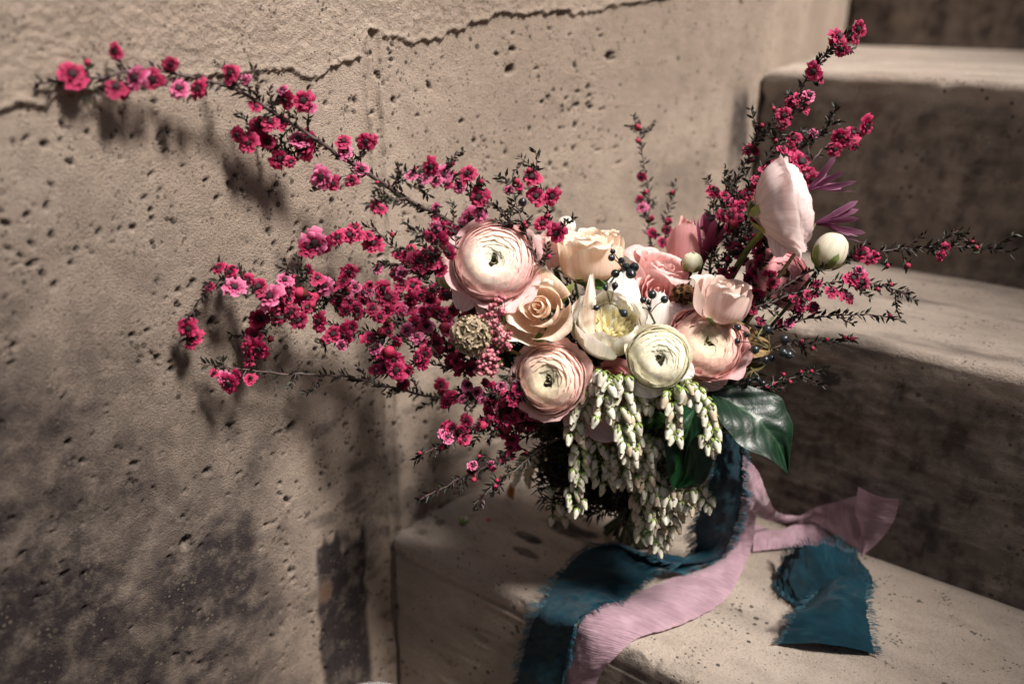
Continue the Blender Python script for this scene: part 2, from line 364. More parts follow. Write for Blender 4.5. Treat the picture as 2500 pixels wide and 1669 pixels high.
soot_shade = np.maximum(soot_shade, .96 * strip)
p1, p2, p3, p4 = W(1782, 300), W(1838, 300), W(1800, 190), W(1800, 900)
strip = sstep(p1[1] - .004, p1[1] + .01, YY) * (1 - sstep(p2[1] - .01, p2[1], YY)) * (1 - sstep(p3[2] - .03, p3[2], ZZ))
soot_shade = np.maximum(soot_shade, .85 * strip * sstep(.25, .6, fbm(YY * 60, ZZ * 25, 77)))
low_shade_stain = sstep(.46, .10, ZZ + .45 * (YY - .25) * (YY < .55) + .16 * (fbm(YY * 9, ZZ * 9, 83, 5) - .5)) * (1 - sstep(.35, .43, YY + .05 * (fbm(YY * 20, ZZ * 20, 85) - .5)))   # lower-left shade painted into the colour, mixed with real blotchy staining
fine_soot_shade = np.maximum(low_shade_stain * (.68 + .30 * sstep(.30, .66, fbm(YY * 24, ZZ * 30, 81, 6)) * (.55 + .9 * fbm(YY * 170, ZZ * 170, 84, 3))), sstep(.52, .72, fbm(YY * 30, ZZ * 60, 81, 5)) * sstep(.34, .05, ZZ) * .5).clip(0, .93)
soot_shade = np.maximum(soot_shade, fine_soot_shade); soot_shade = np.maximum(soot_shade, holem)
rust = np.zeros_like(D)
p = W(795, 1440); rust = .7 * (1 - sstep(.3, 1.0, np.hypot((YY - p[1]) / .009, (ZZ - p[2]) / .014) + .8 * (fbm(YY * 90, ZZ * 90, 90) - .5)))
soot_shade = soot_shade * (1 - rust)
slope = np.gradient(wx(ya), ya); nx = 1 / np.sqrt(1 + slope ** 2)
XX = wx(YY) + D * nx[None]; YD = YY - D * (slope * nx)[None]
wall = grid_obj('wall', XX, YD, ZZ, np.stack([soot_shade, rust, below], -1), M_WALL)
tag(wall, 'tan pitted concrete wall with a crumbling plaster edge beside the steps', 'wall')
# the wall's body behind its weathered face and its top are real
# ------------------------------------------------------------------ steps
stair = thing('staircase', (0, .5, 0), 'worn concrete steps rising beside the pitted wall', 'staircase')
def step(y0, z0, rise, run, res=.0024, seed=0, xr=.55, crack=False):
    rad = .008
    prof = [(0, -rise)]
    prof = []
    for t in np.arange(0, rise - rad, res): prof.append((0, -rise + t, 0))
    for k in range(0, 10): a = k / 10 * math.pi / 2; prof.append((rad - rad * math.cos(a), -rad + rad * math.sin(a), 1))
    for t in np.arange(rad, run + .012, res): prof.append((t, 0, 2))
    prof = V3(prof); s = np.r_[0, np.cumsum(np.hypot(np.diff(prof[:, 0]), np.diff(prof[:, 1])))]
    x0 = float(wx(y0)) + .004; xa = np.r_[np.arange(x0 - .012, xr, res), np.arange(xr, 1.6, .03)]
    XA, SA = np.meshgrid(xa, s); Pn = np.gradient(prof[:, :2], axis=0); Pn /= np.linalg.norm(Pn, axis=1)[:, None]
    ny = -Pn[:, 1]; nz = Pn[:, 0]
    D = .0014 * (fbm(XA * 9, SA * 22, 100 + seed) - .5) + .0009 * (fbm(XA * 45, SA * 190, 110 + seed, 3) - .5) + .0004 * (fbm(XA * 200, SA * 260, 115 + seed, 3) - .5)
    sn = s[np.argmax(prof[:, 2] == 1)] + .008
    chip = sstep(.56, .8, fbm(XA * 55, SA * 40, 120 + seed)) * np.exp(-((SA - sn) / .007) ** 2)
    D -= .0024 * chip
    hm = np.zeros_like(D)
    pits(XA, SA, D, 260, .0007, .0020, x0, xr, 0, s[-1], lambda a, b: float(vnoise(V3([a * 14]), V3([b * 14]), 180)[0]) ** 1.5, hm, 4)
    if crack:
        sc = sn - .019 + .0012 * (fbm(XA * 30, XA * 0, 130) - .5)
        D -= .0035 * np.exp(-((SA - sc) / .0011) ** 2)
    # crumbly left end where the step was cast against the wall
    e = XA - (x0 + .0022 * (vnoise(SA * 90, SA * 0, 140 + seed) - .5) * 2)
    front = (prof[:, 2] < 2)[:, None]
    D = D - np.where(front, .02 * (1 - sstep(-.0035, .0015, e)), .006 * (1 - sstep(-.004, .001, e)) * (XA < x0 + .006) * sstep(0, .03, SA - sn))
    soot_shade = sstep(.5, .8, fbm(XA * 10, SA * 35, 150 + seed)) * .55
    if seed:       # grime streaks below the nosing, plus riser shade painted into the tone
        g = sstep(.018, .034, sn - SA + .012 * (fbm(XA * 40, XA * 0, 151 + seed) - .5)); soot_shade = np.maximum(soot_shade, g * (.38 + .22 * sstep(.35, .65, fbm(XA * 26, SA * 7, 152 + seed, 5)) + .25 * sstep(.4, .7, fbm(XA * 120, SA * 60, 156 + seed, 4))).clip(0, .9))
    soot_shade = soot_shade * (1 if seed else .35); soot_shade = np.maximum(soot_shade, hm); rust = sstep(.6, .85, fbm(XA * 7, SA * 9, 160 + seed)) * .25
    left = np.minimum(0, wx(y0 + prof[:, 0]) + .004 - x0)[:, None]      # the tread follows the wall where it bends away
    XA = XA + left * np.clip(1 - (XA - x0) / .35, 0, 1)
    Y = y0 + prof[:, 0][:, None] + D * ny[:, None]; Z = z0 + prof[:, 1][:, None] + D * nz[:, None]
    return XA, Y, Z, soot_shade, rust, SA, hm
STEPS = [(.5, 0, .26, .245, .002, True), (.745, .198, .198, .255, .0022, False), (1.0, .396, .198, .8, .004, False), (1.8, .594, .198, .3, .006, False)]
for k, (y0, z0, rise, run, res, crack) in enumerate(STEPS):
    X, Y, Z, soot_shade, rust, SA, hm = step(y0, z0, rise, run, res, k * 7, .35 if k < 2 else .6, crack)
    if k == 0:      # dark spots on the lowest tread
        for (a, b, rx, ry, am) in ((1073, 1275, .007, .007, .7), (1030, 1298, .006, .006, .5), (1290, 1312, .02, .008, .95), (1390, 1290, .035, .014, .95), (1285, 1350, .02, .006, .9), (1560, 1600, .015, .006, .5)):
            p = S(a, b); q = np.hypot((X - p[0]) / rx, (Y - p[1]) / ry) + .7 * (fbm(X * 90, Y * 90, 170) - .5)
            soot_shade = np.maximum(soot_shade, am * (1 - sstep(.6, 1.0, q)))
    if k == 1:  # one dark spot on the riser face
        p = S(2030, 925, 0, 5, .745); q = np.hypot((X - p[0]) / .011, (Z - p[2]) / .009) + .5 * (fbm(X * 60, Z * 60, 171) - .5)
        soot_shade = np.maximum(soot_shade, .95 * (1 - sstep(.7, .95, q)) * (Y < .75))
    o = grid_obj('step', X, Y - .5, Z, np.stack([soot_shade, rust, np.ones_like(soot_shade)], -1), M_STEP, stair)
    o['label'] = ['lowest step with a hairline crack under its edge', 'step behind the bouquet with a sunlit tread', 'pale sunlit upper step out of focus', 'dark top step out of focus'][k]
#GROUND
gm = MB(); gx = np.linspace(-.6, 1.6, 12); gy = np.linspace(-1.5, .52, 12)
GX, GY = np.meshgrid(gx, gy); gm.grid(np.stack([GX, GY, np.full_like(GX, -.245)], -1), np.tile(V3([.1, 0, 1]), (144, 1)))
newobj('pavement', gm.mesh('pavement', M_STEP), None, 'structure')

# added unseen blocker right of the flight, outline cut to shade wall and treads
pm = MB()
def box(mb, x0, x1, y0, y1, z0, z1):
    v = [(x, y, z) for x in (x0, x1) for y in (y0, y1) for z in (z0, z1)]
    mb.add(v, [(0, 1, 3, 2), (4, 6, 7, 5), (0, 4, 5, 1), (2, 3, 7, 6), (0, 2, 6, 4), (1, 5, 7, 3)], (.1, 0, 1))
pl = [(-.4, -.245), (2.4, -.245), (2.4, 2.3), (1.45, 2.25), (1.40, 1.92), (.84, 1.88), (.80, 1.50), (.42, 1.50), (.34, 1.72), (.22, 2.2), (.10, 2.75), (-.4, 3.0)]; npl = len(pl)
pm.add([(x, y, z) for x in (.9, 1.08) for y, z in pl], [tuple(range(npl))[::-1], tuple(range(npl, 2 * npl))] + [(i, (i + 1) % npl, npl + (i + 1) % npl, npl + i) for i in range(npl)], (.1, 0, 1))
newobj('shade_blocker', pm.mesh('shade_blocker', M_STEP, False), None, 'structure')
pm = MB(); box(pm, -6, 5, -3.3, -3, -.3, 2.2)  # unseen slab added behind the camera to cut sky fill
newobj('sky_fill_blocker', pm.mesh('sky_fill_blocker', M_STEP, False), None, 'structure')

# ------------------------------------------------------------------ petals and blooms
def cup(th0, hw, prof, nu=11, nv=9, rnd=.35, pw=3.0, tip=0, ruf=0, rf=3, ph=0, base=.45, edge_roll=0, seed=0, asym=0, jag=.05):
    """petal wrapped on a cup: prof = control points (radius, height) from base to rim"""
    pr = catmull(V3([(a, b, 0) for a, b in prof]), 40)
    u = np.linspace(-1, 1, nu)[None, :]; v = (np.linspace(0, 1, nv) ** .85)[:, None]; nick = jag * rng.random(nu)[None, :] ** 2
    ve = v * (1 - rnd * np.abs(u) ** pw - nick) + v * tip * np.exp(-(u / .22) ** 2)
    ve = ve / (1 + max(tip, 0)); t = np.clip(ve, 0, 1) * 39; i = np.minimum(t.astype(int), 38); fr = (t - i)[..., None]
    q = pr[i] * (1 - fr) + pr[i + 1] * fr
    th = th0 + u * hw * (base + (1 - base) * np.sqrt(v)) + asym * v * v
    rr = q[..., 0] * (1 + edge_roll * np.abs(u) ** 3 * v) ; zz = q[..., 1].copy()
    if ruf:
        a = ruf * v ** 2.5 * (np.sin(rf * u * 3.1 + ph) + .5 * np.sin(rf * u * 7.3 + ph * 2.1))
        rr = rr + a; zz = zz + .7 * a * np.cos(u * 5 + ph)
    return np.stack([rr * np.cos(th), rr * np.sin(th), zz], -1), u + 0 * v, v + 0 * u
def lerp(a, b, t): return V3(a) * (1 - t) + V3(b) * t
def petal_cols(u, v, c0, c1, c2, k=2.0):
    """c0 at the base, c1 body, c2 towards the rim; faint veins"""
    a = np.clip(v * 1.6, 0, 1)[..., None]; c = V3(c0) * (1 - a) + V3(c1) * a
    b = (v ** (k * 2.5))[..., None]; c = c * (1 - b) + V3(c2) * b
    s = 1 + .05 * rng.standard_normal(u.shape[1]); return np.clip(c * s[None, :, None], 0, .95)
TOB = P(1535, 1215, .775)             # where the stems are tied
FOOT = S(1545, 1322)
stem_n = [0]
def stem_to_tie(root, base_pt, r=.0016, c=(.03, .055, .018), out=None):
    k = stem_n[0]; stem_n[0] += 1; a = k * 2.4; rr = .012 * math.sqrt((k % 13 + .5) / 13)
    tie = TOB + V3([rr * math.cos(a), rr * math.sin(a), 0]); ft = FOOT + V3([2.6 * rr * math.cos(a + 2.6), 1.5 * rr * math.sin(a + 2.6), .003 + .004 * random.random()])
    b = V3(base_pt)
    pts = [b] + ([b + V3(out)] if out is not None else []) + [b * .5 + tie * .5 + V3([0, 0, -.004]), tie, ft]
    mb = MB(); mb.tube(loc(root.matrix_world, catmull(pts, 18)), r, 6, c); part('stem', mb, M_STEM, root)

def place(px, py, d, n, roll=0):
    c = P(px, py, d); return c, basis(C2W(n), roll, C2W((0, 1, 0)))

def ranunculus(px, py, d, n, Rr, label, pal, npet=54, ruffle=.0, eye=(.012, .008, .012), roll=0, inner=.12, outer=6, dome=.72, dip=.22, flare=1.0, green=True, stem=True):
    c, rot = place(px, py, d, n, roll); root = thing('ranunculus', c, label, 'flower', 'flowers of the bouquet', rot)
    Rr *= 1.12; ox, oy = random.uniform(-.07, .07), random.uniform(-.07, .07)
    for k in range(npet):
        t = (k + .5) / npet; sh = Rr * (.66 + .34 * t ** .8); ph0 = math.radians(6 + 79 * t ** .9 + random.uniform(-5, 5)); zf = dome
        th = k * 2.39996 + random.uniform(-.3, .3); fl = max(0, (k - (npet - outer)) / max(outer, 1))
        prof = []
        for a_ in np.linspace(math.radians(158), ph0, 8): prof.append([sh * math.sin(a_), sh * zf * math.cos(a_)])
        for q in prof: q[1] -= dip * Rr * math.exp(-(q[0] / (.34 * Rr)) ** 2)
        lift = Rr * (random.uniform(.01, .03) + .06 * t * random.random()) * (.4 + .6 * t); prof[-1][0] += lift; prof[-1][1] += lift * .25; prof[-2][0] += lift * .3
        if fl > 0:
            f = flare * fl * random.uniform(.6, 1.2); e = prof[-1]; prof = prof[:-2] + [[e[0] + .05 * Rr * f, e[1] - .12 * Rr * f], [e[0] + .28 * Rr * f, e[1] - .10 * Rr * f]]
        G, u, v = cup(th, 1.55 - .7 * t, prof, 15, 11, .16, 3.2, 0, ruffle * Rr * (.3 + .7 * t) + .006 * Rr, rf=random.choice([1.0, 1.4, 1.9]), ph=random.uniform(0, 6), base=.7, asym=.12, jag=.02 + .05 * t); G = G + V3([ox, oy, 0]) * Rr * (1 - t) ** 1.5
        cin, cmid, rim, cout = pal; body = lerp(cin, cmid, min(1, t * 1.25)); body = lerp(body, cout, max(0, (t - .8) / .2))
        C = petal_cols(u, v, body * .9, body, lerp(body, rim, min(1, max(0, (t - .12) * 1.7)) * random.uniform(.6, 1)))
        mb = MB(); mb.grid(G, C); part('petal', mb, M_PETAL, root)
    mb = MB(); hh = Rr * (.66 * dome - dip - .03)
    mb.lathe([(0.0001, hh + Rr * .11), (Rr * .025, hh + Rr * .08), (Rr * .035, hh + .02 * Rr), (Rr * .03, hh - .2 * Rr)], 10, eye); part('eye', mb, M_STEM, root)
    if green:
        for k in range(7):
            G, u, v = cup(k * .9, .8, [(Rr * .05, hh - .3 * Rr), (Rr * .09, hh - .05 * Rr), (Rr * (.07 + .008 * k), hh + .09 * Rr)], 7, 5, .3)
            mb = MB(); mb.grid(G, petal_cols(u, v, (.42, .46, .18), (.62, .62, .36), (.74, .72, .5))); part('petal', mb, M_PETAL, root, label='small green inner petal')
    mb = MB()
    mb.lathe([(.0018, -.75 * Rr), (Rr * .3, -.6 * Rr), (Rr * .62, -.42 * Rr), (Rr * .6, -.3 * Rr), (0.0001, -.2 * Rr)], 12, tuple(V3(pal[3]) * .8)); part('base', mb, M_PETAL, root)
    if stem: stem_to_tie(root, c - C2W(V3(n) / np.linalg.norm(n)) * Rr * .7)
    return root

PINKCREAM = ((.92, .89, .74), (.93, .84, .76), (.87, .50, .50), (.92, .74, .74))
CREAM = ((.92, .89, .72), (.95, .92, .79), (.92, .88, .70), (.93, .91, .82))
PINKR = ((.88, .76, .56), (.92, .70, .64), (.86, .48, .48), (.92, .71, .69))
SALMON = ((.90, .84, .62), (.93, .79, .69), (.86, .53, .50), (.92, .74, .71))
BLUSH = ((.89, .70, .67), (.91, .76, .74), (.92, .80, .78), (.91, .77, .75))
ranunculus(1207, 640, .640, (-.05, .22, 1), .0265, 'large blush ranunculus with a cream heart and black eye, left of the peach roses', PINKCREAM, 58, .012, roll=.4, flare=1.1, outer=8)
ranunculus(1607, 872, .632, (-.12, .05, 1), .0200, 'cream white ranunculus with a tiny dark eye above the white bell flowers', CREAM, 46, .014, roll=1.2, outer=4, flare=.6)
ranunculus(1722, 838, .655, (.02, .25, 1), .0245, 'ruffled pink ranunculus right of the cream white one', PINKR, 60, .055, eye=(.2, .2, .06), roll=2.2, flare=.8)
ranunculus(1343, 925, .640, (-.32, .0, 1), .0230, 'pale pink ranunculus below the open peach rose', SALMON, 52, .02, roll=.1, flare=1.1, outer=8)
ranunculus(1470, 985, .672, (.1, -.3, 1), .0260, 'coral pink ranunculus half hidden behind the white bell flowers', ((.7, .3, .22), (.75, .42, .36), (.75, .30, .26), (.76, .50, .50)), 34, .03, roll=3, flare=1.3)
ranunculus(1900, 672, .715, (.25, .3, 1), .0210, 'soft pink ranunculus behind the pink rosebud at the right', ((.8, .4, .42), (.82, .46, .48), (.8, .4, .42), (.84, .5, .52)), 26, .04, roll=2, flare=1.0)
ri = ranunculus(1924, 505, .665, (.88, .20, .20), .0295, 'large blush ranunculus turned away in profile at the upper right', BLUSH, 44, .03, roll=.5, dome=.66, dip=.1, outer=10, flare=.8, stem=False, green=False)
for k in range(5):
    G, u, v = cup(k * 1.26, .35, [(.001, -.0255), (.008, -.0235), (.0155, -.0175), (.021, -.0125)], 5, 7, .6, 2)
    mb = MB(); mb.grid(G + V3([0, 0, -.002]), petal_cols(u, v, (.12, .17, .03), (.22, .26, .06), (.3, .3, .1))); part('sepal', mb, M_LEAF, ri)
for pts, rr in (([(1905, 530), (1880, 548), (1850, 580), (1815, 625), (1740, 760)], .0026),):
    q = catmull([P(a, b, .672 + .012 * i) for i, (a, b) in enumerate(pts)], 20)
    mb = MB(); mb.tube(loc(ri.matrix_world, q), rr, 8, (.16, .2, .045)); part('stem', mb, M_STEM, ri)

def rose(px, py, d, n, Rr, label, pal, npet=24, open_=1.0, roll=0, hgt=1.0, tip=.08, outer_tip=.22, name='rose', stem=True):
    Rr *= 1.12; c, rot = place(px, py, d, n, roll); root = thing(name, c, label, 'flower', 'flowers of the bouquet', rot)
    for k in range(npet):
        t = (k + .5) / npet; inn = k < 6
        r = Rr * (.06 + .045 * k if inn else .38 + .62 * ((k - 6) / max(1, npet - 7)) ** 1.0); h = Rr * hgt * (.80 - .42 * t ** 2 * open_ + .04 * random.uniform(-1, 1)) - (.10 * Rr if inn else 0)
        hw = 2.2 - .12 * k if inn else 1.38 - .30 * t; th = k * 2.25 + random.uniform(-.2, .2); lean = 0 if inn else open_ * (.35 + .65 * t)
        if inn: prof = [(r * .6, -.3 * Rr), (r * 1.0, .1 * Rr), (r * 1.12, h * .75), (r * .95, h)]
        else: prof = [(r * .35, -.75 * Rr * hgt), (r * .9, -.4 * Rr * hgt), (r * 1.02, h * .4), (r * (.98 + .12 * lean), h * .88), (r * (.99 + .22 * lean), h * 1.0), (r * (1.0 + .36 * lean), h * 1.0 - .03 * Rr * lean), (r * (1.0 + .45 * lean), h - .16 * Rr * lean), (r * (1.0 + .42 * lean), h - .26 * Rr * lean)]
        G, u, v = cup(th, hw, prof, 17, 20 if not inn else 10, .10 + .22 * t, 2.6, (tip if t < .4 else outer_tip) * random.uniform(.4, 1.2), .012 * Rr * (1 + t), 1.4, random.uniform(0, 6), .55, asym=.25 * random.uniform(-1, 1))
        body = lerp(pal[0], pal[1], t); C = petal_cols(u, v, lerp(pal[0], body, .3), body, pal[2], 3)
        mb = MB(); mb.grid(G, C); part('petal', mb, M_PETAL, root)
    for k in range(5):
        G, u, v = cup(k * 1.257, .3, [(.002, -.9 * Rr * hgt), (r * .45, -.72 * Rr * hgt), (r * .9, -.4 * Rr * hgt), (r * 1.15, -.35 * Rr * hgt)], 5, 6, .7, 1.8)
        mb = MB(); mb.grid(G, petal_cols(u, v, (.1, .16, .04), (.13, .2, .05), (.25, .3, .1))); part('sepal', mb, M_LEAF, root)
    if stem: stem_to_tie(root, c - C2W(V3(n) / np.linalg.norm(n)) * Rr * .9 * hgt, .0022)
    return root
PEACH = ((.94, .70, .54), (.95, .77, .61), (.95, .86, .72))
PINKROSE = ((.88, .64, .59), (.91, .74, .69), (.92, .80, .70))
rose(1322, 755, .640, (-.25, .12, 1), .0235, 'open peach rose with curled petal edges in the middle of the bouquet', PEACH, 13, 1.0, 2.0, 1.0, outer_tip=.34)
rose(1440, 628, .690, (-.05, 1, .35), .0235, 'peach rose seen from the side, behind the open one', PEACH, 18, .62, .6, 1.0, outer_tip=.18)
rose(1765, 735, .650, (.18, .95, .40), .0185, 'pale pink rosebud with pointed petals above the ruffled ranunculus', PINKROSE, 15, .6, 2.4, 1.0, outer_tip=.16)
rose(1615, 668, .700, (.35, .85, .5), .0215, 'wide pink rose out of focus behind the dark berries', ((.85, .50, .48), (.86, .58, .56), (.88, .62, .58)), 16, .9, .2, .7)
rose(1600, 722, .685, (.0, .5, 1), .0170, 'small pink rose tucked between the berries and the white peony', ((.84, .46, .42), (.86, .54, .52), (.88, .6, .56)), 18, .8, 1.1, .9)
rose(1340, 610, .715, (-.3, .8, .5), .0170, 'blush rose mostly hidden behind the large ranunculus', ((.85, .58, .54), (.86, .64, .62), (.88, .68, .64)), 12, .6, .4, 1)
rose(1672, 598, .735, (.05, 1, .25), .0155, 'closed deep pink tulip shaped bloom at the back', ((.84, .34, .34), (.84, .42, .42), (.86, .5, .48)), 8, .12, 1.0, 1.7, .1, .15, 'tulip')

# white peony
def peony(px, py, d, n, Rr, label, roll=0):
    c, rot = place(px, py, d, n, roll); root = thing('peony', c, label, 'flower', 'flowers of the bouquet', rot)
    for k in range(9):
        t = k / 8; th = k * 2.4; r = Rr * (.72 + .34 * t); h = Rr * (.62 - .1 * t + .25 * (k % 3 == 0))
        prof = [(r * .2, -.75 * Rr), (r * .8, -.45 * Rr), (r * 1.02, 0), (r * .98, h * .8), (r * (.82 if k < 6 else 1.05), h * 1.15)]
        G, u, v = cup(th, .98, prof, 17, 14, .38, 2.6, 0, .035 * Rr, 1.6, random.uniform(0, 6), .5)
        mb = MB(); mb.grid(G, petal_cols(u, v, (.84, .80, .58), (.86, .83, .72), (.87, .85, .78))); part('petal', mb, M_PETAL, root)
    for k in range(52):                 # torn yellow inner petals
        a = k * 2.4; rr = Rr * .52 * math.sqrt((k + .5) / 52); ln = Rr * random.uniform(.55, .8); hw = random.uniform(.0030, .0058)
        u = np.linspace(-1, 1, 7)[None]; v = np.linspace(0, 1, 7)[:, None]
        y = v * ln * (1 - .0 * u) + .0022 * np.sin(u * 9 + k) * v ** 4; x = u * hw * (.3 + .9 * v); z = .0012 * np.cos(u * 4 + k) * v + .0035 * v ** 2
        loc_ = np.stack([x, z, y], -1); ca, sa = math.cos(a - 1.57), math.sin(a - 1.57)
        tilt = .5 * rr / Rr; ct, st = math.cos(-tilt), math.sin(-tilt)
        q = np.stack([loc_[..., 0], loc_[..., 1] * ct - loc_[..., 2] * st, loc_[..., 1] * st + loc_[..., 2] * ct], -1)
        q = np.stack([q[..., 0] * ca - q[..., 1] * sa, q[..., 0] * sa + q[..., 1] * ca, q[..., 2]], -1) + V3([rr * math.cos(a), rr * math.sin(a), -.35 * Rr])
        mb = MB(); mb.grid(q, petal_cols(u + 0 * v, v + 0 * u, (.84, .74, .34), (.89, .82, .50), (.90, .87, .66))); part('inner_petal', mb, M_PETAL, root)
    stem_to_tie(root, c - C2W(V3(n) / np.linalg.norm(n)) * Rr * .7, .002)
    return root
peony(1487, 800, .648, (-.08, .62, 1), .0250, 'white peony with a torn pale yellow centre in the middle of the bouquet', 2.1)
# outer petals that have loosened and stand apart from their bloom
WH = ((.88, .86, .76), (.92, .90, .84), (.93, .92, .87)); PK = ((.88, .74, .72), (.90, .76, .76), (.92, .82, .81)); PE = ((.91, .72, .58), (.92, .80, .68), (.93, .86, .76)); MV = ((.84, .62, .64), (.86, .68, .70), (.88, .74, .76))
def loose(px, py, d, ang, ln, wd, cols, label, shape='round', tilt=(0, .1), cup_=.45, curl=.25):
    c = P(px, py, d); a = math.radians(ang); tip = C2W((math.cos(a), math.sin(a), 0)); nrm = C2W((tilt[0], tilt[1], 1)); nrm /= np.linalg.norm(nrm)
    tip = tip - nrm * tip.dot(nrm); tip /= np.linalg.norm(tip); sd_ = np.cross(tip, nrm); rot = np.column_stack([sd_, tip, nrm])
    u = np.linspace(-1, 1, 17)[None]; v = np.linspace(0, 1, 19)[:, None]
    if shape == 'round': wv = np.sin(np.clip(v * .84 + .14, 0, 1) * math.pi) ** .55
    else: wv = np.clip(1.12 - v, .0, 1) ** .75 * (.55 + .45 * np.sin(np.clip(v * 2.2, 0, 1.57)))
    rim = 1 + .03 * np.sin(u * 6 + ang) * v ** 3
    z = -cup_ * wd * (u * wv) ** 2 + curl * ln * (v - .5) ** 2 * -1 + .0007 * np.sin(v * 6 + u * 3 + ang) + .0006 * np.sin(u * 9 + ang) * v ** 2
    G = np.stack([u * wd * wv, (v - .5) * ln * rim, z], -1)
    r_ = thing('loose_petal', c, label, 'petal', 'flowers of the bouquet', rot); mb = MB(); mb.grid(G, petal_cols(u + 0 * v, v + 0 * u, *cols)); part('petal', mb, M_PETAL, r_)
loose(1516, 735, .650, 82, .043, .0155, WH, 'tall upright white petal behind the peony, under the berry sprig', cup_=.35)
loose(1603, 768, .657, 78, .034, .0125, WH, 'upright white petal right of the peony, behind the pin tipped berries')
loose(1440, 748, .632, 86, .046, .0072, PE, 'narrow pointed peach petal standing between the open rose and the peony', 'point', cup_=.9, curl=.1)
loose(1590, 935, .634, -78, .020, .0165, WH, 'white petal drooping under the cream white ranunculus', cup_=.25)
loose(1672, 905, .636, -30, .014, .0080, WH, 'small white petal sticking out right of the cream ranunculus', cup_=.2)
loose(1140, 715, .646, -112, .026, .0110, MV, 'mauve pink petal hanging below the left edge of the large blush ranunculus', cup_=.2)
loose(1180, 748, .648, -80, .016, .0060, MV, 'small mauve petal hanging beside the bead flowers', cup_=.3)
loose(1432, 930, .640, -80, .030, .0085, PK, 'long pale pink petal right of the low pink ranunculus', cup_=.4)
loose(1408, 965, .644, -70, .030, .0080, PK, 'second pale pink petal folded against the low ranunculus', cup_=.5)
loose(1350, 868, .650, 70, .020, .0150, PK, 'pale pink petal above the low ranunculus, under the open rose', cup_=.25)
loose(1415, 1030, .662, -95, .026, .0120, MV, 'dusky pink petal low behind the white bells at the left', cup_=.3)
loose(1480, 1035, .660, -50, .026, .0150, MV, 'dusky pink petal low behind the white bells', cup_=.3)
loose(1905, 585, .652, -92, .024, .0080, PK, 'pale petal hanging free under the profile ranunculus', cup_=.4)
loose(1742, 915, .662, -50, .022, .0140, MV, 'pink petal bent under the ruffled ranunculus', cup_=.3)
loose(1680, 775, .668, 150, .034, .0140, PK, 'broad pale pink petal above the ruffled ranunculus', cup_=.3)

def bud(px, py, d, n, Rr, label, col, hgt=1.1, sep=True, stem=True, wrap=7):
    c, rot = place(px, py, d, n, random.uniform(0, 6)); root = thing('flower_bud', c, label, 'flower bud', 'buds of the bouquet', rot)
    for k in range(wrap):
        r = Rr * (.9 + .1 * k / wrap); prof = [(r * .12, -.9 * Rr * hgt), (r * .8, -.6 * Rr * hgt), (r * 1.02, 0), (r * .72, .65 * Rr * hgt), (r * .14, .95 * Rr * hgt - .02 * k * Rr)]
        G, u, v = cup(k * 2.4, 1.15, prof, 11, 11, .18, 3, 0, .01 * Rr, 1.2, k, .7)
        mb = MB(); mb.grid(G, petal_cols(u, v, V3(col) * V3([.85, .92, .7]), col, V3(col) * 1.03)); part('petal', mb, M_PETAL, root)
    if sep:
        for k in range(5):
            G, u, v = cup(k * 1.257 + .3, .38, [(.001, -1.0 * Rr * hgt), (Rr * .7, -.75 * Rr * hgt), (Rr * 1.07, -.35 * Rr * hgt), (Rr * 1.1, .05 * Rr)], 5, 6, .6, 2)
            mb = MB(); mb.grid(G, petal_cols(u, v, (.14, .2, .04), (.18, .25, .06), (.25, .3, .1))); part('sepal', mb, M_LEAF, root)
    if stem: stem_to_tie(root, c - C2W(V3(n) / np.linalg.norm(n)) * Rr * 1.0, .0013)
IV = (.84, .80, .66)
bud(1096, 668, .655, (-.35, 1, .3), .0100, 'ivory bud left of the large blush ranunculus', IV, 1.15)
bud(1382, 552, .730, (.1, 1, .3), .0080, 'round white bud behind the side on peach rose', (.86, .84, .76), sep=False)
bud(1690, 640, .695, (.05, 1, .4), .0080, 'small cream bud with green sepals below the deep pink bloom', (.82, .80, .62), 1.05)
bud(2027, 612, .690, (.45, .9, .2), .0120, 'large ivory bud at the right under the profile ranunculus', IV, 1.3)

# purple strap petalled blooms
for (a, b, dd, n, Rr, k0, lab) in ((1722, 610, .725, (.15, 1, .35), .022, 12, 'wine red spiky bloom between the tulip and the waxflower'), (2000, 448,   .70, (.8, .5, .1), .015, 9, 'dusky purple bloom behind the top of the profile ranunculus'),
                                    (2025, 540, .69, (1, .15, .1), .016, 11, 'mauve purple bloom right of the profile ranunculus')):
    c, rot = place(a, b, dd, n); r_ = thing('strap_petal_bloom', c, lab, 'flower', 'flowers of the bouquet', rot)
    for k in range(k0):
        G, u, v = cup(k * 2.4, .32 + .14 * (k % 2), [(.0015, -.6 * Rr), (.004, -.1 * Rr), (.008 + .002 * (k % 3), .5 * Rr), (.011 + .004 * (k % 3), 1.05 * Rr + .002 * (k % 4))], 5, 10, .5, 2)
        cc = ((.16, .015, .05), (.25, .03, .09), (.34, .09, .18)) if k0 == 12 else ((.12, .025, .07), (.18, .05, .11), (.30, .15, .22))
        mb = MB(); mb.grid(G, petal_cols(u, v, *cc)); part('petal', mb, M_PETAL, r_)
    stem_to_tie(r_, c - C2W(V3(n) / np.linalg.norm(n)) * Rr * .6, .0015, (.08, .05, .02))

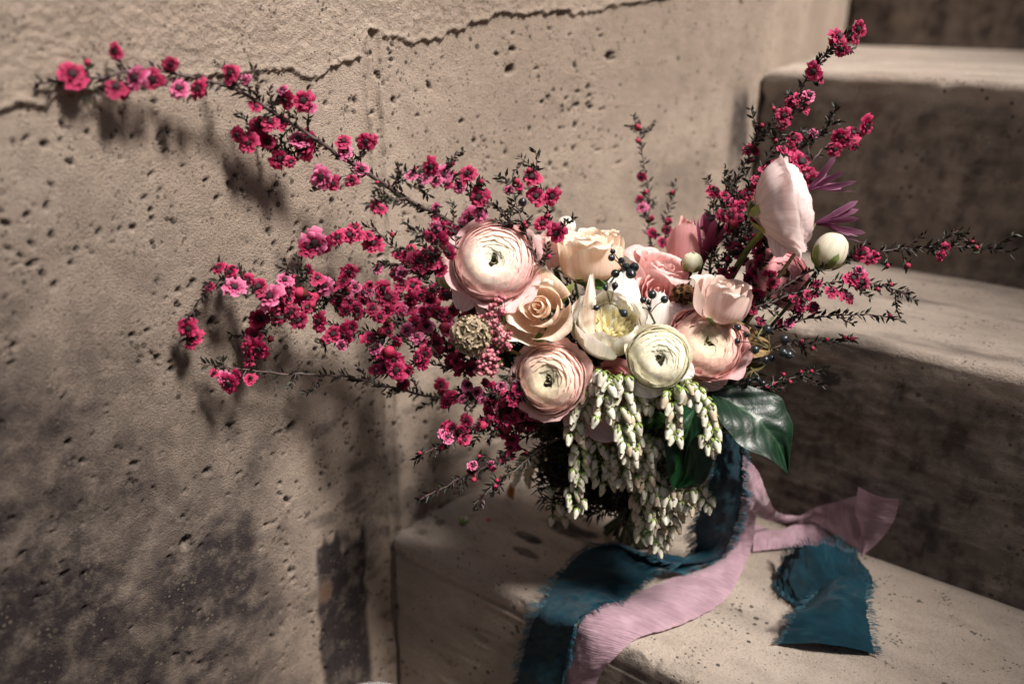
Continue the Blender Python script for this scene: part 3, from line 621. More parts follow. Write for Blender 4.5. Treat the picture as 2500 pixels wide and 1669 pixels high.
# ------------------------------------------------------------------ seed pods, bead flowers, berries
def pod(px, py, d, Rr, label, col, nfl=46):
    c, rot = place(px, py, d, (-.1, .1, 1)); root = thing('seed_pod', c, label, 'seed pod', 'dried seed heads', rot)
    mb = MB(); seg = 18; rr = [.12, .35, .75, 1.0]; zz = [0, .35, .72, .8]
    prof = V3(list(zip(rr, zz))); th = np.arange(seg) * 2 * math.pi / seg
    v = []; cols = []
    for i, (a, z) in enumerate(prof):
        f = 1 + (.10 * i / 3) * np.where(np.arange(seg) % 2, 1, -1)
        v.append(np.stack([a * f * np.cos(th), a * f * np.sin(th), z + .07 * i / 3 * np.where(np.arange(seg) % 2, 1, -1)], -1)); cols += [V3(col) * (.22, .5, .8, 1.15)[i] * (1.0 if j % 2 else .72) for j in range(seg)]
    f = [(i * seg + j, i * seg + (j + 1) % seg, (i + 1) * seg + (j + 1) % seg, (i + 1) * seg + j) for i in range(3) for j in range(seg)]
    mb.add(np.concatenate(v), f, V3(cols)); me = mb.mesh('floret', M_DRY)
    mb = MB(); mb.lathe([(.0001, -Rr * .7), (Rr * .5, -Rr * .5), (Rr * .7, 0), (Rr * .5, Rr * .5), (.0001, Rr * .7)], 10, V3(col) * .3); part('core', mb, M_DRY, root)
    for k in range(nfl):
        z = 1 - 2 * (k + .5) / nfl; rad = math.sqrt(1 - z * z); a = k * 2.39996; nn = V3([rad * math.cos(a), rad * math.sin(a), z])
        o = newobj('floret', me, root); o.matrix_local = mat4(basis(nn + .15 * rng.standard_normal(3), k), nn * Rr * .58, Rr * random.uniform(.34, .42))
    return root
r_ = pod(1150, 818, .618, .0140, 'round beige papery seed pod left of the open peach rose', (.56, .45, .31), 54)
mb = MB(); mb.tube(loc(r_.matrix_world, catmull([P(1185, 838, .632), P(1230, 850, .637), P(1275, 868, .648), P(1330, 900, .68)], 10)), .0013, 6, (.20, .17, .05)); part('stem', mb, M_STEM, r_)
r_ = pod(1668, 720, .672, .0088, 'small brown dried seed head left of the pink rosebud', (.20, .10, .045), 26)
stem_to_tie(r_, P(1668, 730, .68), .0013, (.1, .08, .03))

sp_me = None
def sphere(mb, c, r, col, seg=8, rings=5, rot=np.eye(3), el=1.0):
    a = np.linspace(0, math.pi, rings + 2); prof = np.stack([np.maximum(np.sin(a), .02) * r, -np.cos(a) * r * el], -1)
    mb.lathe(prof, seg, col, rot, c)
mb = MB(); sphere(mb, (0, 0, 0), 1, (.62, .20, .24)); mb.lathe([(.35, .9), (.2, 1.12), (.02, 1.1)], 6, (.75, .42, .40)); bead_a = mb.mesh('bead', M_BEAD)
mb = MB(); sphere(mb, (0, 0, 0), 1, (.42, .10, .15)); mb.lathe([(.35, .9), (.2, 1.12), (.02, 1.1)], 6, (.62, .28, .28)); bead_b = mb.mesh('bead', M_BEAD)
r_ = thing('bead_flower', P(1210, 830, .645), 'spray of tiny round dusty pink buds right of the seed pod', 'flower', 'flowers of the bouquet')
outline = [(1222, 735, 12), (1228, 765, 14), (1205, 775, 22), (1190, 800, 26), (1215, 800, 26), (1232, 820, 14), (1190, 830, 22), (1215, 835, 26), (1185, 860, 18), (1205, 865, 22), (1190, 890, 20), (1212, 885, 16), (1175, 905, 12), (1200, 910, 9), (1240, 845, 8), (1205, 745, 16), (1180, 775, 14)]
tw = MB()
for k in range(270):
    a, b, rr = random.choice(outline); x = a + rng.normal() * rr * .5; y = b + rng.normal() * rr * .5; dd = .626 + random.uniform(-.006, .012)
    p = P(x, y, dd); o = newobj('flower_bead', random.choice((bead_a, bead_b)), r_); q = loc(r_.matrix_world, p)
    o.matrix_local = mat4(basis(C2W((random.uniform(-.6, .6), random.uniform(-.6, .6), 1))), q, random.uniform(.00115, .00175))
    if k % 2: tw.tube(loc(r_.matrix_world, V3([p, p * .6 + P(1235, 850, .665) * .4 + .001 * rng.standard_normal(3), P(1250, 900, .675)])), .00035, 4, (.07, .1, .03))
part('twig', tw, M_STEM, r_)

def berries(label, pts, hub, name='berry_sprig', size=.0030, tear=False, stemto=None, dcol=(.010, .014, .017)):
    hp = P(*hub); r_ = thing(name, hp, label, 'berries', 'dark berries in the bouquet'); sm = MB()
    for i, q in enumerate(pts):
        x, y, dd, s = q[:4]; p = P(x, y, dd); dirv = p - hp; ln = np.linalg.norm(dirv); dirv = dirv / (ln + 1e-9)
        mb = MB(); s *= size / .003 * .001
        if tear: prof = [(.0001, -1.5), (.25, -1.15), (.62, -.6), (.92, 0), (.88, .45), (.5, .88), (.16, 1.0), (.13, 1.35), (.08, 1.55), (.0001, 1.55)]
        else: prof = [(.0001, -1), (.5, -.87), (.87, -.5), (1, 0), (.87, .5), (.5, .87), (.18, 1), (.14, 1.22), (.2, 1.35), (.05, 1.35)]
        rot = basis(dirv); cc = V3(dcol) * random.uniform(.7, 1.5)
        mb.lathe(V3(prof) * s, 12, cc, rot, loc(r_.matrix_world, p)); part('berry', mb, M_BERRY, r_)
        mid = (p + hp) / 2 + V3([0, 0, .0012]); sm.tube(loc(r_.matrix_world, catmull([hp, mid, p - dirv * s], 6)), .00042, 5, (.11, .085, .035))
    sphere(sm, (0, 0, 0), .0011, (.12, .08, .03), 7, 4)
    if stemto: sm.tube(loc(r_.matrix_world, catmull([hp] + [P(*a) for a in stemto], 10)), .0008, 6, (.10, .11, .035))
    part('stalk', sm, M_STEM, r_)
    return r_
berries('cluster of round blue black berries in front of the side on peach rose', [(1496, 614, .635, 2.0), (1493, 629, .632, 2.6), (1517, 636, .636, 2.4), (1528, 652, .632, 3.0), (1548, 652, .634, 3.5), (1540, 668, .63, 3.8), (1502, 668, .64, 3.2)], (1520, 655, .645), stemto=[(1490, 690, .655), (1450, 760, .68)])
berries('star shaped sprig of four pointed black berries over the peony', [(1478, 702, .622, 2.2), (1501, 698, .622, 2.6), (1456, 751, .622, 2.4), (1522, 764, .620, 3.1)], (1491, 740, .622), tear=True, stemto=[(1484, 715, .63), (1482, 690, .645)])
berries('sprig of black berries with pin tips right of the peony', [(1592, 719, .632, 3.2), (1622, 731, .630, 2.8), (1570, 732, .634, 2.4), (1584, 738, .632, 2.0), (1586, 752, .626, 1.5), (1570, 751, .626, .7)], (1587, 764, .628), stemto=[(1600, 790, .66)])
berries('glossy dark berries hanging by the tan dried leaves', [(1801, 799, .655, 2.6), (1800, 832, .65, 2.2), (1873, 804, .65, 3.4), (1914, 828, .645, 3.3), (1843, 853, .65, 3.2), (1868, 878, .645, 3.0), (1883, 874, .648, 2.6), (1911, 860, .643, 3.4), (1925, 866, .645, 3.2), (1822, 816, .66, 2.4)], (1879, 850, .65), stemto=[(1850, 820, .665), (1900, 760, .68)])
berries('small shadowed berries above the large glossy leaf', [(1810, 925, .665, 2.3), (1828, 930, .665, 2.5), (1850, 925, .67, 2.0), (1862, 935, .67, 2.4), (1800, 945, .668, 2.0)], (1838, 905, .67), stemto=[(1820, 880, .69)])

# ------------------------------------------------------------------ waxflower: blossoms and branches
def lepto(kind, seed):
    rs = np.random.default_rng(seed); mb = MB()
    c1, c2, c3 = {'crimson': ((.22, .003, .04), (.46, .008, .075), (.62, .048, .165)), 'deep': ((.15, .002, .028), (.34, .005, .056), (.48, .028, .11)), 'pink': ((.40, .02, .10), (.60, .08, .23), (.75, .24, .40))}[kind]
    for layer, (n, r0, r1, hwf, lift) in enumerate(((5, .2, 1.08, .50, .06), (5, .2, .86, .42, .26), (5, .2, .62, .34, .42))):
        for k in range(n):
            a = k * 2 * math.pi / n + layer * .6 + rs.normal() * .12; R1 = r1 * rs.uniform(.78, 1.12)
            u = np.linspace(-1, 1, 5)[None]; v = np.linspace(0, 1, 5)[:, None]
            rad = r0 + (R1 - r0) * v * (1 - .10 * u ** 2 * v + .10 * v * np.sin(u * 8 + k * 2 + seed)); ww = hwf * R1 * (.22 + .95 * np.sqrt(v) - .22 * v ** 3) * .95
            z = lift * v - .12 * v ** 3 + .10 * v * np.sin(u * 4 + rs.uniform(0, 6)) + .09 * v * v * rs.normal() - .10 * u ** 2
            x = rad; y = u * ww; G = np.stack([x * math.cos(a) - y * math.sin(a), x * math.sin(a) + y * math.cos(a), z + 0 * u], -1)
            t = (v + 0 * u)[..., None]; C = V3(c1) * (1 - t) + V3(c2) * t; C = C * (1 - t ** 4) + V3(c3) * t ** 4; C = C * rs.uniform(.8, 1.2)
            mb.grid(G, np.clip(C, 0, 1))
    ce = MB(); ce.lathe([(.30, .16), (.24, .30), (.10, .26), (.001, .30)], 9, (.022, .004, .008)); ce.lathe([(.10, .0), (.34, -.15), (.30, .12)], 9, (.10, .02, .02))
    for k in range(12):
        a = k * .5236; ce.tube([(.24 * math.cos(a), .24 * math.sin(a), .18), (.33 * math.cos(a), .33 * math.sin(a), .38)], .02, 3, (.10, .02, .03))
    return mb.mesh('petals', M_WAX), ce.mesh('flower_centre', M_STEM)
LV = {k: [lepto(k, s) for s in range(5)] for k in ('crimson', 'deep', 'pink')}
mb = MB(); mb.lathe([(.15, -1.1), (.55, -.7), (.75, -.1), (.78, .15)], 9, (.10, .03, .02)); bud_cal = mb.mesh('calyx', M_LEAF)
mb = MB(); mb.lathe([(.72, -.1), (.82, .3), (.6, .75), (.25, 1.0), (.001, 1.02)], 9, (.50, .03, .09)); bud_pet = mb.mesh('closed_petals', M_WAX)
LEAFC = [(.012, .011, .008), (.016, .016, .010), (.030, .009, .011), (.010, .007, .008), (.018, .024, .010)]
def leaflet(mb, p, d, nrm, ln, wd, c):
    d = d / np.linalg.norm(d); s = np.cross(d, nrm); s /= (np.linalg.norm(s) + 1e-9); n = np.cross(s, d)
    v = [p, p + d * ln * .45 + s * wd + n * wd * .5, p + d * ln * .5 - n * wd * .1, p + d * ln * .45 - s * wd + n * wd * .5, p + d * ln + n * wd * .3, p + d * ln * .8 + s * wd * .45 + n * wd * .3, p + d * ln * .8 - s * wd * .45 + n * wd * .3]
    mb.add(v, [(0, 2, 1), (0, 3, 2), (1, 2, 5), (2, 3, 6), (2, 4, 5), (2, 6, 4)], c)
def rnd3(): return rng.standard_normal(3)
def dress(mb, tw, path, dens, r0, r1, lnr, first=0.0, camw=C2W((0, 0, 1))):
    L = np.linalg.norm(np.diff(path, axis=0), axis=1).sum(); n = int(L * dens)
    for k in range(n):
        t = first + (1 - first) * (k + random.random()) / max(n, 1); f = t * (len(path) - 1); i = min(int(f), len(path) - 2)
        p = path[i] * (1 - f + i) + path[i + 1] * (f - i); d = path[i + 1] - path[i]; d /= (np.linalg.norm(d) + 1e-9)
        side = rnd3(); side -= d * side.dot(d); side /= np.linalg.norm(side)
        leaflet(mb, p, d * random.uniform(.5, 1.1) + side, rnd3() * .5 + camw, random.uniform(*lnr), random.uniform(.0007, .0012), random.choice(LEAFC))
BR = []          # name, label, points [(x,y,spec)], radius, leaf density, twig count ; spec 'w' offset or 'd' distance
def br(label, pts, r=.0011, dens=500, twigs=8, ln=(.0045, .0085), tie=False):
    w3 = [W(x, y, s[1]) if s[0] == 'w' else P(x, y, s[1]) for x, y, s in pts]
    BR.append(dict(label=label, px=V3([(x, y) for x, y, s in pts], dtype=float), path=catmull(w3, max(14, len(pts) * 8)), r=r, dens=dens, tw=twigs, ln=ln, fl=[], tie=tie))
w_ = lambda o: ('w', o); d_ = lambda o: ('d', o)
def lin(pts, a, b, kind):
    n = len(pts); pw = .32 if kind == 'w' and b < .03 else 1; return [(x, y, (kind, a + (b - a) * (i / (n - 1)) ** pw)) for i, (x, y) in enumerate(pts)]
br('longest dark woody branch arching to the upper left over the wall', lin([(1150, 568), (1128, 553), (1048, 508), (958, 457), (867, 402), (782, 340), (734, 308), (681, 277), (596, 226), (530, 198), (470, 182), (394, 162), (350, 160), (298, 168), (240, 182), (185, 190), (85, 204)], .105, .004, 'w'), .0021, 560, 16)
br('upward twig of blossoms above the middle of the long branch', lin([(958, 457), (985, 425), (1030, 425), (1085, 432), (1135, 436), (1168, 460)], .105, .13, 'w'), .0008, 420, 6)
br('short drooping side shoot hanging under the long branch at the left', lin([(782, 340), (740, 360), (700, 375), (650, 350), (610, 330)], .042, .018, 'w'), .0008, 650, 8)
br('small shoot with two blossoms below the bend of the long branch', lin([(905, 425), (870, 425), (840, 430), (800, 440)], .065, .05, 'w'), .0006, 300, 2)
br('forked shoot with red blossoms crossing the wall seam', lin([(1000, 480), (960, 487), (925, 495), (905, 500)], .115, .10, 'w'), .0007, 500, 4)
br('thin stem ending in a large single blossom above the blush ranunculus', lin([(1250, 552), (1222, 520), (1201, 497), (1180, 478), (1160, 470), (1150, 445)], .645, .640, 'd'), .0009, 420, 3)
br('upright twig with a lone round black berry above the ranunculus', lin([(1330, 660), (1305, 590), (1283, 537), (1268, 499), (1250, 460), (1238, 440), (1227, 430)], .635, .640, 'd'), .0008, 520, 5)
br('upright twig of red blossoms left of the side on peach rose', lin([(1365, 590), (1349, 548), (1334, 502), (1325, 470), (1305, 430), (1290, 405), (1268, 383)], .66, .65, 'd'), .0008, 560, 4)
br('blurred tall upright sprig behind the roses', lin([(1600, 620), (1580, 570), (1578, 500), (1568, 420), (1560, 350), (1556, 300)], .80, .84, 'd'), .0008, 620, 5)
br('blurred small sprig of closed buds right of the tall one', lin([(1630, 610), (1625, 550), (1635, 500), (1650, 445)], .79, .82, 'd'), .0007, 520, 2)
br('upper arching side branch ending in a dense blossom cluster', lin([(1130, 740), (1060, 690), (1000, 640), (950, 590), (905, 553), (870, 558), (820, 578), (775, 595)], .115, .020, 'w'), .0010, 620, 8)
br('short branch with blossoms behind the ivory bud', lin([(1140, 700), (1090, 660), (1050, 640), (1000, 640), (965, 645)], .125, .095, 'w'), .0009, 620, 8)
br('short branch with blossoms left of the ranunculus top', lin([(1118, 606), (1095, 595), (1070, 585), (1030, 570), (1000, 565)], .13, .115, 'w'), .0009, 560, 8)
br('thick blossoming branch through the middle of the left side', lin([(1230, 900), (1080, 830), (975, 787), (838, 738), (782, 707), (720, 668), (680, 650)], .125, .028, 'w'), .0015, 520, 14)
br('branch with heavy blossom clusters bending down at its left tip', lin([(1220, 860), (1060, 775), (960, 745), (860, 740), (740, 735), (650, 720), (590, 700), (540, 690), (490, 740), (462, 790), (455, 835)], .12, .012, 'w'), .0013, 620, 14)
br('side branch rising to the leftmost middle blossoms', lin([(640, 718), (600, 700), (565, 670), (530, 645)], .028, .015, 'w'), .0008, 500, 4)
br('hanging side twig with three blossoms under the left cluster', lin([(700, 745), (660, 770), (640, 810), (620, 850), (610, 880)], .035, .018, 'w'), .0007, 420, 4)
br('lower blossoming branch between seed pod and wall seam', lin([(1200, 900), (1100, 860), (1030, 840), (960, 830), (900, 815), (850, 820), (790, 845)], .12, .045, 'w'), .0011, 620, 12)
br('drooping branch of bright blossoms left below the seed pod', lin([(1180, 900), (1090, 890), (1030, 880), (980, 900), (940, 905), (915, 900)], .12, .07, 'w'), .0010, 620, 10)
br('long leafy branch running left to a low blossom tuft', lin([(1240, 970), (1160, 975), (1075, 968), (960, 945), (860, 915), (800, 906), (740, 903), (690, 906), (600, 900), (540, 893), (490, 888)], .12, .014, 'w'), .0014, 640, 10)
br('short branch of mixed pink blossoms under the low pink ranunculus', lin([(1300, 960), (1230, 960), (1180, 965), (1130, 960), (1090, 985)], .645, .66, 'd'), .0012, 520, 10)
br('bushy deep crimson branch under the low pink ranunculus', lin([(1340, 1020), (1290, 990), (1240, 1000), (1200, 1010), (1180, 1045)], .66, .665, 'd'), .0012, 520, 10)
br('first lower left sprig with pink blossoms along it', lin([(1230, 1000), (1160, 1045), (1110, 1072), (1060, 1095), (1017, 1120)], .665, .655, 'd'), .0008, 720, 4)
br('longest lower left sprig of dark leaves and buds', lin([(1330, 1030), (1250, 1090), (1190, 1140), (1120, 1175), (1070, 1200), (1025, 1218)], .68, .66, 'd'), .0008, 760, 4)
br('lowest sprig pointing at the step edge', lin([(1370, 1070), (1300, 1110), (1265, 1140), (1220, 1170), (1190, 1200), (1157, 1232)], .675, .65, 'd'), .0008, 760, 4)
br('tallest branch at the upper right reaching the top of the picture', lin([(1760, 800), (1770, 640), (1810, 500), (1880, 380), (1920, 300), (1960, 225), (2005, 150), (2060, 95), (2102, 58)], .69, .76, 'd'), .0014, 800, 26)
br('dense leafy branch just left of the tallest right one', lin([(1740, 780), (1740, 640), (1770, 520), (1810, 430), (1840, 370), (1855, 310)], .71, .75, 'd'), .0012, 850, 24)
br('leafy branch leaning right behind the profile ranunculus', lin([(1800, 620), (1860, 480), (1930, 390), (1980, 340), (2050, 292)], .72, .78, 'd'), .0011, 900, 16)
br('short twig with a blurred blossom row at the far right top', lin([(1930, 470), (1990, 390), (2040, 350), (2080, 335), (2125, 308)], .74, .78, 'd'), .0008, 300, 2)
br('thin twig with a lone blossom left of the tall right branch', lin([(1760, 700), (1740, 580), (1740, 520), (1745, 475)], .73, .75, 'd'), .0007, 620, 3)
br('long thin sprig stretching to the far right edge', lin([(1820, 760), (1960, 670), (2060, 635), (2160, 612), (2260, 606), (2350, 604), (2468, 617)], .68, .74, 'd'), .0009, 780, 10)
br('sprig with bright blossoms over the sunlit tread', lin([(1780, 780), (1900, 730), (1990, 700), (2080, 690), (2150, 700), (2222, 715)], .67, .70, 'd'), .0009, 780, 12)
br('bare leafy sprig lying level over the sunlit tread', lin([(1840, 820), (1960, 790), (2040, 778), (2120, 775), (2200, 778)], .68, .71, 'd'), .0008, 620, 2)
br('short budded sprig below the tread edge', lin([(1860, 850), (1960, 838), (2020, 835), (2082, 825)], .69, .72, 'd'), .0007, 520, 2)
br('lowest dark budded sprig by the large glossy leaf', lin([(1830, 950), (1900, 935), (1960, 915), (2018, 898)], .69, .73, 'd'), .0007, 420, 2)
br('dark tangled branch with pink blossoms around the profile ranunculus stem', lin([(1720, 850), (1800, 720), (1850, 650), (1870, 600), (1850, 540)], .70, .71, 'd'), .0011, 850, 20)

FL = []
def add(crop, pts, r=None):
    ox, oy, s = crop
    for q in pts: FL.append((ox + q[0] / s, oy + q[1] / s, (q[2] / s if len(q) > 2 and q[2] else r), q[3] if len(q) > 3 else 'c'))
add((0, 0, 2.61), [(460, 475, 70), (555, 400, 24, 'b'), (735, 330, 44), (865, 500, 78), (970, 505, 60), (740, 560, 62, 'd'), (790, 590, 40, 'd'), (1085, 410, 40), (1140, 565, 58), (1265, 570, 62), (1470, 465, 56), (1560, 510, 36, 'p'), (1800, 570, 38), (1820, 640, 54), (1930, 640, 62), (1975, 690, 40, 'p'),
    (1515, 860, 50), (1580, 910, 58), (1650, 800, 56, 'd'), (1720, 780, 52), (1700, 900, 52, 'd'), (1790, 780, 50), (1630, 680, 38), (1940, 930, 84), (1900, 890, 60, 'p'), (1780, 1010, 54), (1850, 1030, 36), (2050, 1130, 70), (2120, 1170, 48), (2190, 900, 44), (2200, 970, 44, 'p'), (2330, 900, 52), (2240, 1150, 44), (2300, 1080, 46)])
add((400, 500, 2.851), [(1470, 10, 46), (1510, 30, 40), (1050, 270, 92, 'p'), (1000, 300, 60), (1110, 280, 60), (1210, 230, 54), (1290, 210, 56), (1350, 210, 46), (1460, 270, 66), (1430, 215, 40), (1330, 160, 40), (1590, 210, 22, 'b'), (1490, 440, 42, 'p'), (1610, 480, 42), (1630, 570, 30), (1770, 390, 74), (1690, 370, 54), (1880, 390, 66), (1910, 250, 66), (2140, 90, 78, 'p'), (1960, 170, 60), (1890, 150, 40, 'p'), (2020, 200, 44), (1990, 340, 48), (1730, 560, 58), (1790, 620, 50),
    (380, 440, 52), (460, 470, 56), (490, 570, 66, 'p'), (580, 525, 48), (320, 568, 30, 'd'), (170, 860, 62), (215, 930, 58), (180, 970, 40, 'd'), (660, 570, 64, 'd'), (740, 640, 88), (790, 690, 66), (870, 600, 50), (840, 520, 54), (660, 790, 66, 'd'), (800, 780, 62), (940, 800, 62, 'd'), (890, 740, 50, 'd'), (1080, 810, 62), (920, 640, 40), (1000, 650, 50), (1120, 560, 66), (1070, 510, 50), (1190, 560, 40), (1260, 530, 46), (1330, 570, 44, 'p'), (1300, 680, 34), (1280, 620, 34, 'p'),
    (1430, 600, 40, 'p'), (1430, 560, 30), (1520, 580, 54), (1560, 650, 74), (1600, 700, 52), (630, 910, 62), (660, 1000, 66), (580, 1000, 48, 'd'), (740, 935, 24, 'b'), (1180, 900, 64), (1260, 910, 64), (1300, 850, 52), (1240, 980, 38, 'p'), (1100, 950, 24, 'b'), (1430, 930, 52), (1500, 780, 46), (1560, 850, 40), (1470, 1000, 52, 'p'), (1520, 1050, 46), (1740, 830, 62), (1830, 840, 54, 'p'), (1690, 870, 52, 'p'), (1760, 920, 46, 'p'), (1790, 740, 54), (1700, 720, 54), (1850, 720, 42),
    (1770, 970, 28, 'b'), (1720, 650, 52), (1620, 950, 40), (1600, 1080, 62), (1620, 1150, 68), (1530, 1130, 48, 'p'), (1480, 1150, 46), (1700, 1150, 42), (1760, 1060, 40), (1800, 1090, 60), (1900, 960, 56), (1940, 1000, 28, 'b'), (1970, 870, 54, 'p'), (2010, 1090, 58, 'd'), (2060, 1130, 54, 'd'), (2140, 1140, 48, 'd'), (1660, 1240, 50, 'd'), (350, 1170, 32), (450, 1240, 68), (420, 1200, 42), (500, 1180, 40), (600, 1210, 44), (590, 1080, 48, 'd'),
    (1930, 1250, 48, 'd'), (1980, 1340, 66, 'd'), (1980, 780, 46, 'd'), (1940, 740, 38, 'd'), (1960, 620, 50, 'd'), (2050, 630, 40, 'd'), (1900, 570, 40, 'd'), (900, 500, 20, 'b'), (1400, 660, 40, 'd'), (1350, 760, 40, 'd'), (1450, 720, 44, 'd'), (1650, 560, 36, 'd'), (1560, 740, 40)])
add((1080, 760, 4.9), [(300, 880, 80), (420, 970, 80, 'p'), (230, 1040, 70, 'p'), (470, 1040, 70, 'p'), (610, 930, 80), (700, 900, 60, 'p'), (620, 1020, 80), (600, 1100, 70, 'p'), (550, 1200, 70), (480, 1310, 66, 'p'), (450, 1390, 60, 'p'), (540, 1310, 60), (860, 800, 70, 'p'), (900, 880, 80, 'p'), (930, 950, 70), (850, 1040, 80), (930, 1030, 80), (1000, 1060, 80), (1100, 1000, 80), (1120, 1100, 80), (1080, 1150, 60), (860, 1280, 70), (960, 1250, 80), (980, 1320, 70), (1050, 1340, 80, 'd'),
    (640, 1400, 34, 'b'), (100, 1400, 80), (290, 1300, 70), (260, 1400, 66), (60, 1500, 70, 'p'), (250, 1530, 70), (830, 1540, 80), (80, 1050, 80, 'd'), (40, 1100, 70, 'd'), (160, 600, 60, 'd'), (130, 450, 60, 'd'), (320, 700, 70, 'd'), (520, 860, 60), (760, 1080, 70, 'd'), (700, 1180, 70, 'd'), (800, 1200, 70, 'd'), (900, 1180, 60, 'd'), (1200, 1080, 60, 'd')])
add((900, 300, 3.915), [(415, 500, 56, 'p'), (590, 420, 80), (710, 490, 88, 'p'), (550, 520, 60, 'p'), (650, 560, 66, 'p'), (775, 390, 46), (760, 590, 46), (945, 490, 88), (870, 610, 56, 'p'), (1050, 710, 95), (1075, 560, 32, 'b'), (1060, 870, 66, 'p'), (640, 800, 40, 'p'), (640, 900, 42), (1560, 520, 92), (1540, 450, 30, 'b'), (1600, 700, 88), (1750, 700, 82), (1660, 960, 76), (1700, 890, 34, 'b'), (1795, 1060, 88), (1340, 640, 44), (1440, 610, 46), (1410, 560, 38, 'b'), (700, 1000, 60), (30, 170, 56), (440, 440, 24, 'b'), (85, 575, 22, 'b'), (820, 490, 26, 'b'), (1725, 1280, 30, 'b'), (1490, 960, 24, 'b'), (1510, 990, 20, 'b')])
add((1700, 0, 2.8), [(1110, 200, 46), (1090, 260, 36), (970, 250, 56), (990, 340, 46), (950, 290, 36, 'd'), (800, 490, 54), (850, 550, 26, 'd'), (770, 650, 46, 'p'), (690, 670, 34), (640, 700, 34), (600, 790, 54), (740, 740, 42), (730, 700, 40, 'd'), (590, 860, 30, 'd'), (800, 910, 30, 'p'), (540, 965, 18, 'b'), (670, 950, 50), (590, 1020, 38), (640, 1010, 40), (350, 1020, 38), (400, 1030, 30, 'd'), (710, 1110, 84), (750, 1200, 66), (790, 1230, 50), (120, 1310, 58), (290, 1330, 34, 'p'), (300, 1410, 44), (230, 1370, 34), (240, 1490, 40), (420, 1290, 50), (440, 1490, 50), (470, 1160, 34), (540, 1120, 38, 'd'), (980, 930, 50), (1020, 950, 44), (1070, 910, 50), (1165, 860, 58), (950, 1020, 44), (1080, 1000, 28), (530, 745, 18, 'b'), (450, 860, 18, 'b'), (380, 1100, 18, 'b')])
add((1800, 500, 3.136), [(960, 370, 56), (1025, 400, 50), (880, 565, 66), (950, 590, 60), (840, 700, 62, 'd'), (720, 660, 50), (610, 610, 32), (930, 500, 34), (540, 690, 40), (590, 680, 34, 'd'), (1600, 330, 34), (1565, 395, 36), (1832, 330, 20, 'b'), (400, 905, 38, 'p'), (330, 900, 28), (160, 370, 50), (170, 440, 50), (130, 520, 50), (250, 540, 46), (270, 600, 46), (20, 370, 50, 'p'), (62, 262, 22, 'b'), (10, 300, 18, 'b'), (95, 315, 16, 'b'), (120, 240, 14, 'b'), (490, 770, 50, 'd'), (580, 780, 44, 'd'),
    (880, 1030, 24, 'b'), (690, 1030, 16, 'b'), (490, 1045, 18, 'b'), (575, 1100, 18, 'b'), (820, 1015, 16, 'b'), (485, 1280, 16, 'b'), (400, 1355, 18, 'b'), (275, 1370, 18, 'b'), (570, 1275, 14, 'b'), (355, 1300, 14, 'b'), (230, 1400, 18, 'b'), (1170, 610, 16, 'b'), (1080, 645, 14, 'b'), (1170, 845, 18, 'b'), (1150, 470, 20, 'b'), (1300, 470, 26, 'b'), (1795, 285, 16, 'b'), (80, 740, 40, 'd'), (120, 800, 44, 'd'), (440, 720, 36, 'd'), (470, 800, 40, 'd')])
add((1400, 480, 4.612), [(770, 120, 66, 'p'), (740, 30, 44), (890, 410, 60), (1050, 380, 50), (1000, 510, 64), (880, 245, 34), (780, 610, 50), (1060, 285, 28, 'b'), (860, 580, 30, 'p'), (1840, 640, 64, 'p'), (1900, 665, 44, 'p'), (1935, 475, 30, 'b'), (1855, 535, 22, 'b'), (1980, 555, 24, 'b'), (1725, 705, 20, 'b'), (1800, 830, 50, 'd'), (1980, 1170, 54, 'd'), (2020, 1210, 44, 'd'), (2060, 1090, 44, 'd'), (1870, 240, 50), (1800, 50, 50, 'p'), (1740, 70, 40), (1900, 120, 50), (1760, 240, 44), (2110, 200, 60), (2140, 250, 46), (1760, 540, 50, 'd'), (2110, 1400, 50, 'd')])
add((0, 0, 1), [(1567, 432, 11), (1559, 345, 8, 'b'), (1558, 312, 9, 'b'), (1575, 470, 8, 'b'), (1640, 470, 7, 'b'), (1632, 540, 9)])
add((950, 950, 3.915), [(560, 350, 60), (600, 370, 54, 'd'), (520, 430, 56, 'p'), (740, 310, 52), (690, 390, 50), (720, 480, 56), (515, 555, 34, 'b'), (800, 730, 50), (790, 790, 44), (970, 720, 40, 'p'), (990, 760, 34), (815, 865, 32, 'b'), (1020, 930, 26, 'b'), (1180, 480, 50, 'd'), (1160, 560, 50), (1160, 640, 44), (1085, 680, 34), (1030, 870, 26, 'b'), (1315, 605, 24, 'b'), (860, 640, 20, 'b'), (1230, 560, 34, 'd'), (300, 610, 22, 'b')])
for (x0, x1, y0, y1, n_) in ((880, 1190, 690, 880, 34), (1170, 1330, 930, 1070, 22), (1760, 1850, 430, 720, 16), (620, 880, 640, 760, 14), (960, 1110, 560, 700, 8)):
    for _ in range(n_):            # half hidden blossoms that thicken the masses
        FL.append((random.uniform(x0, x1), random.uniform(y0, y1), random.uniform(12, 18), random.choice('ddcb')))
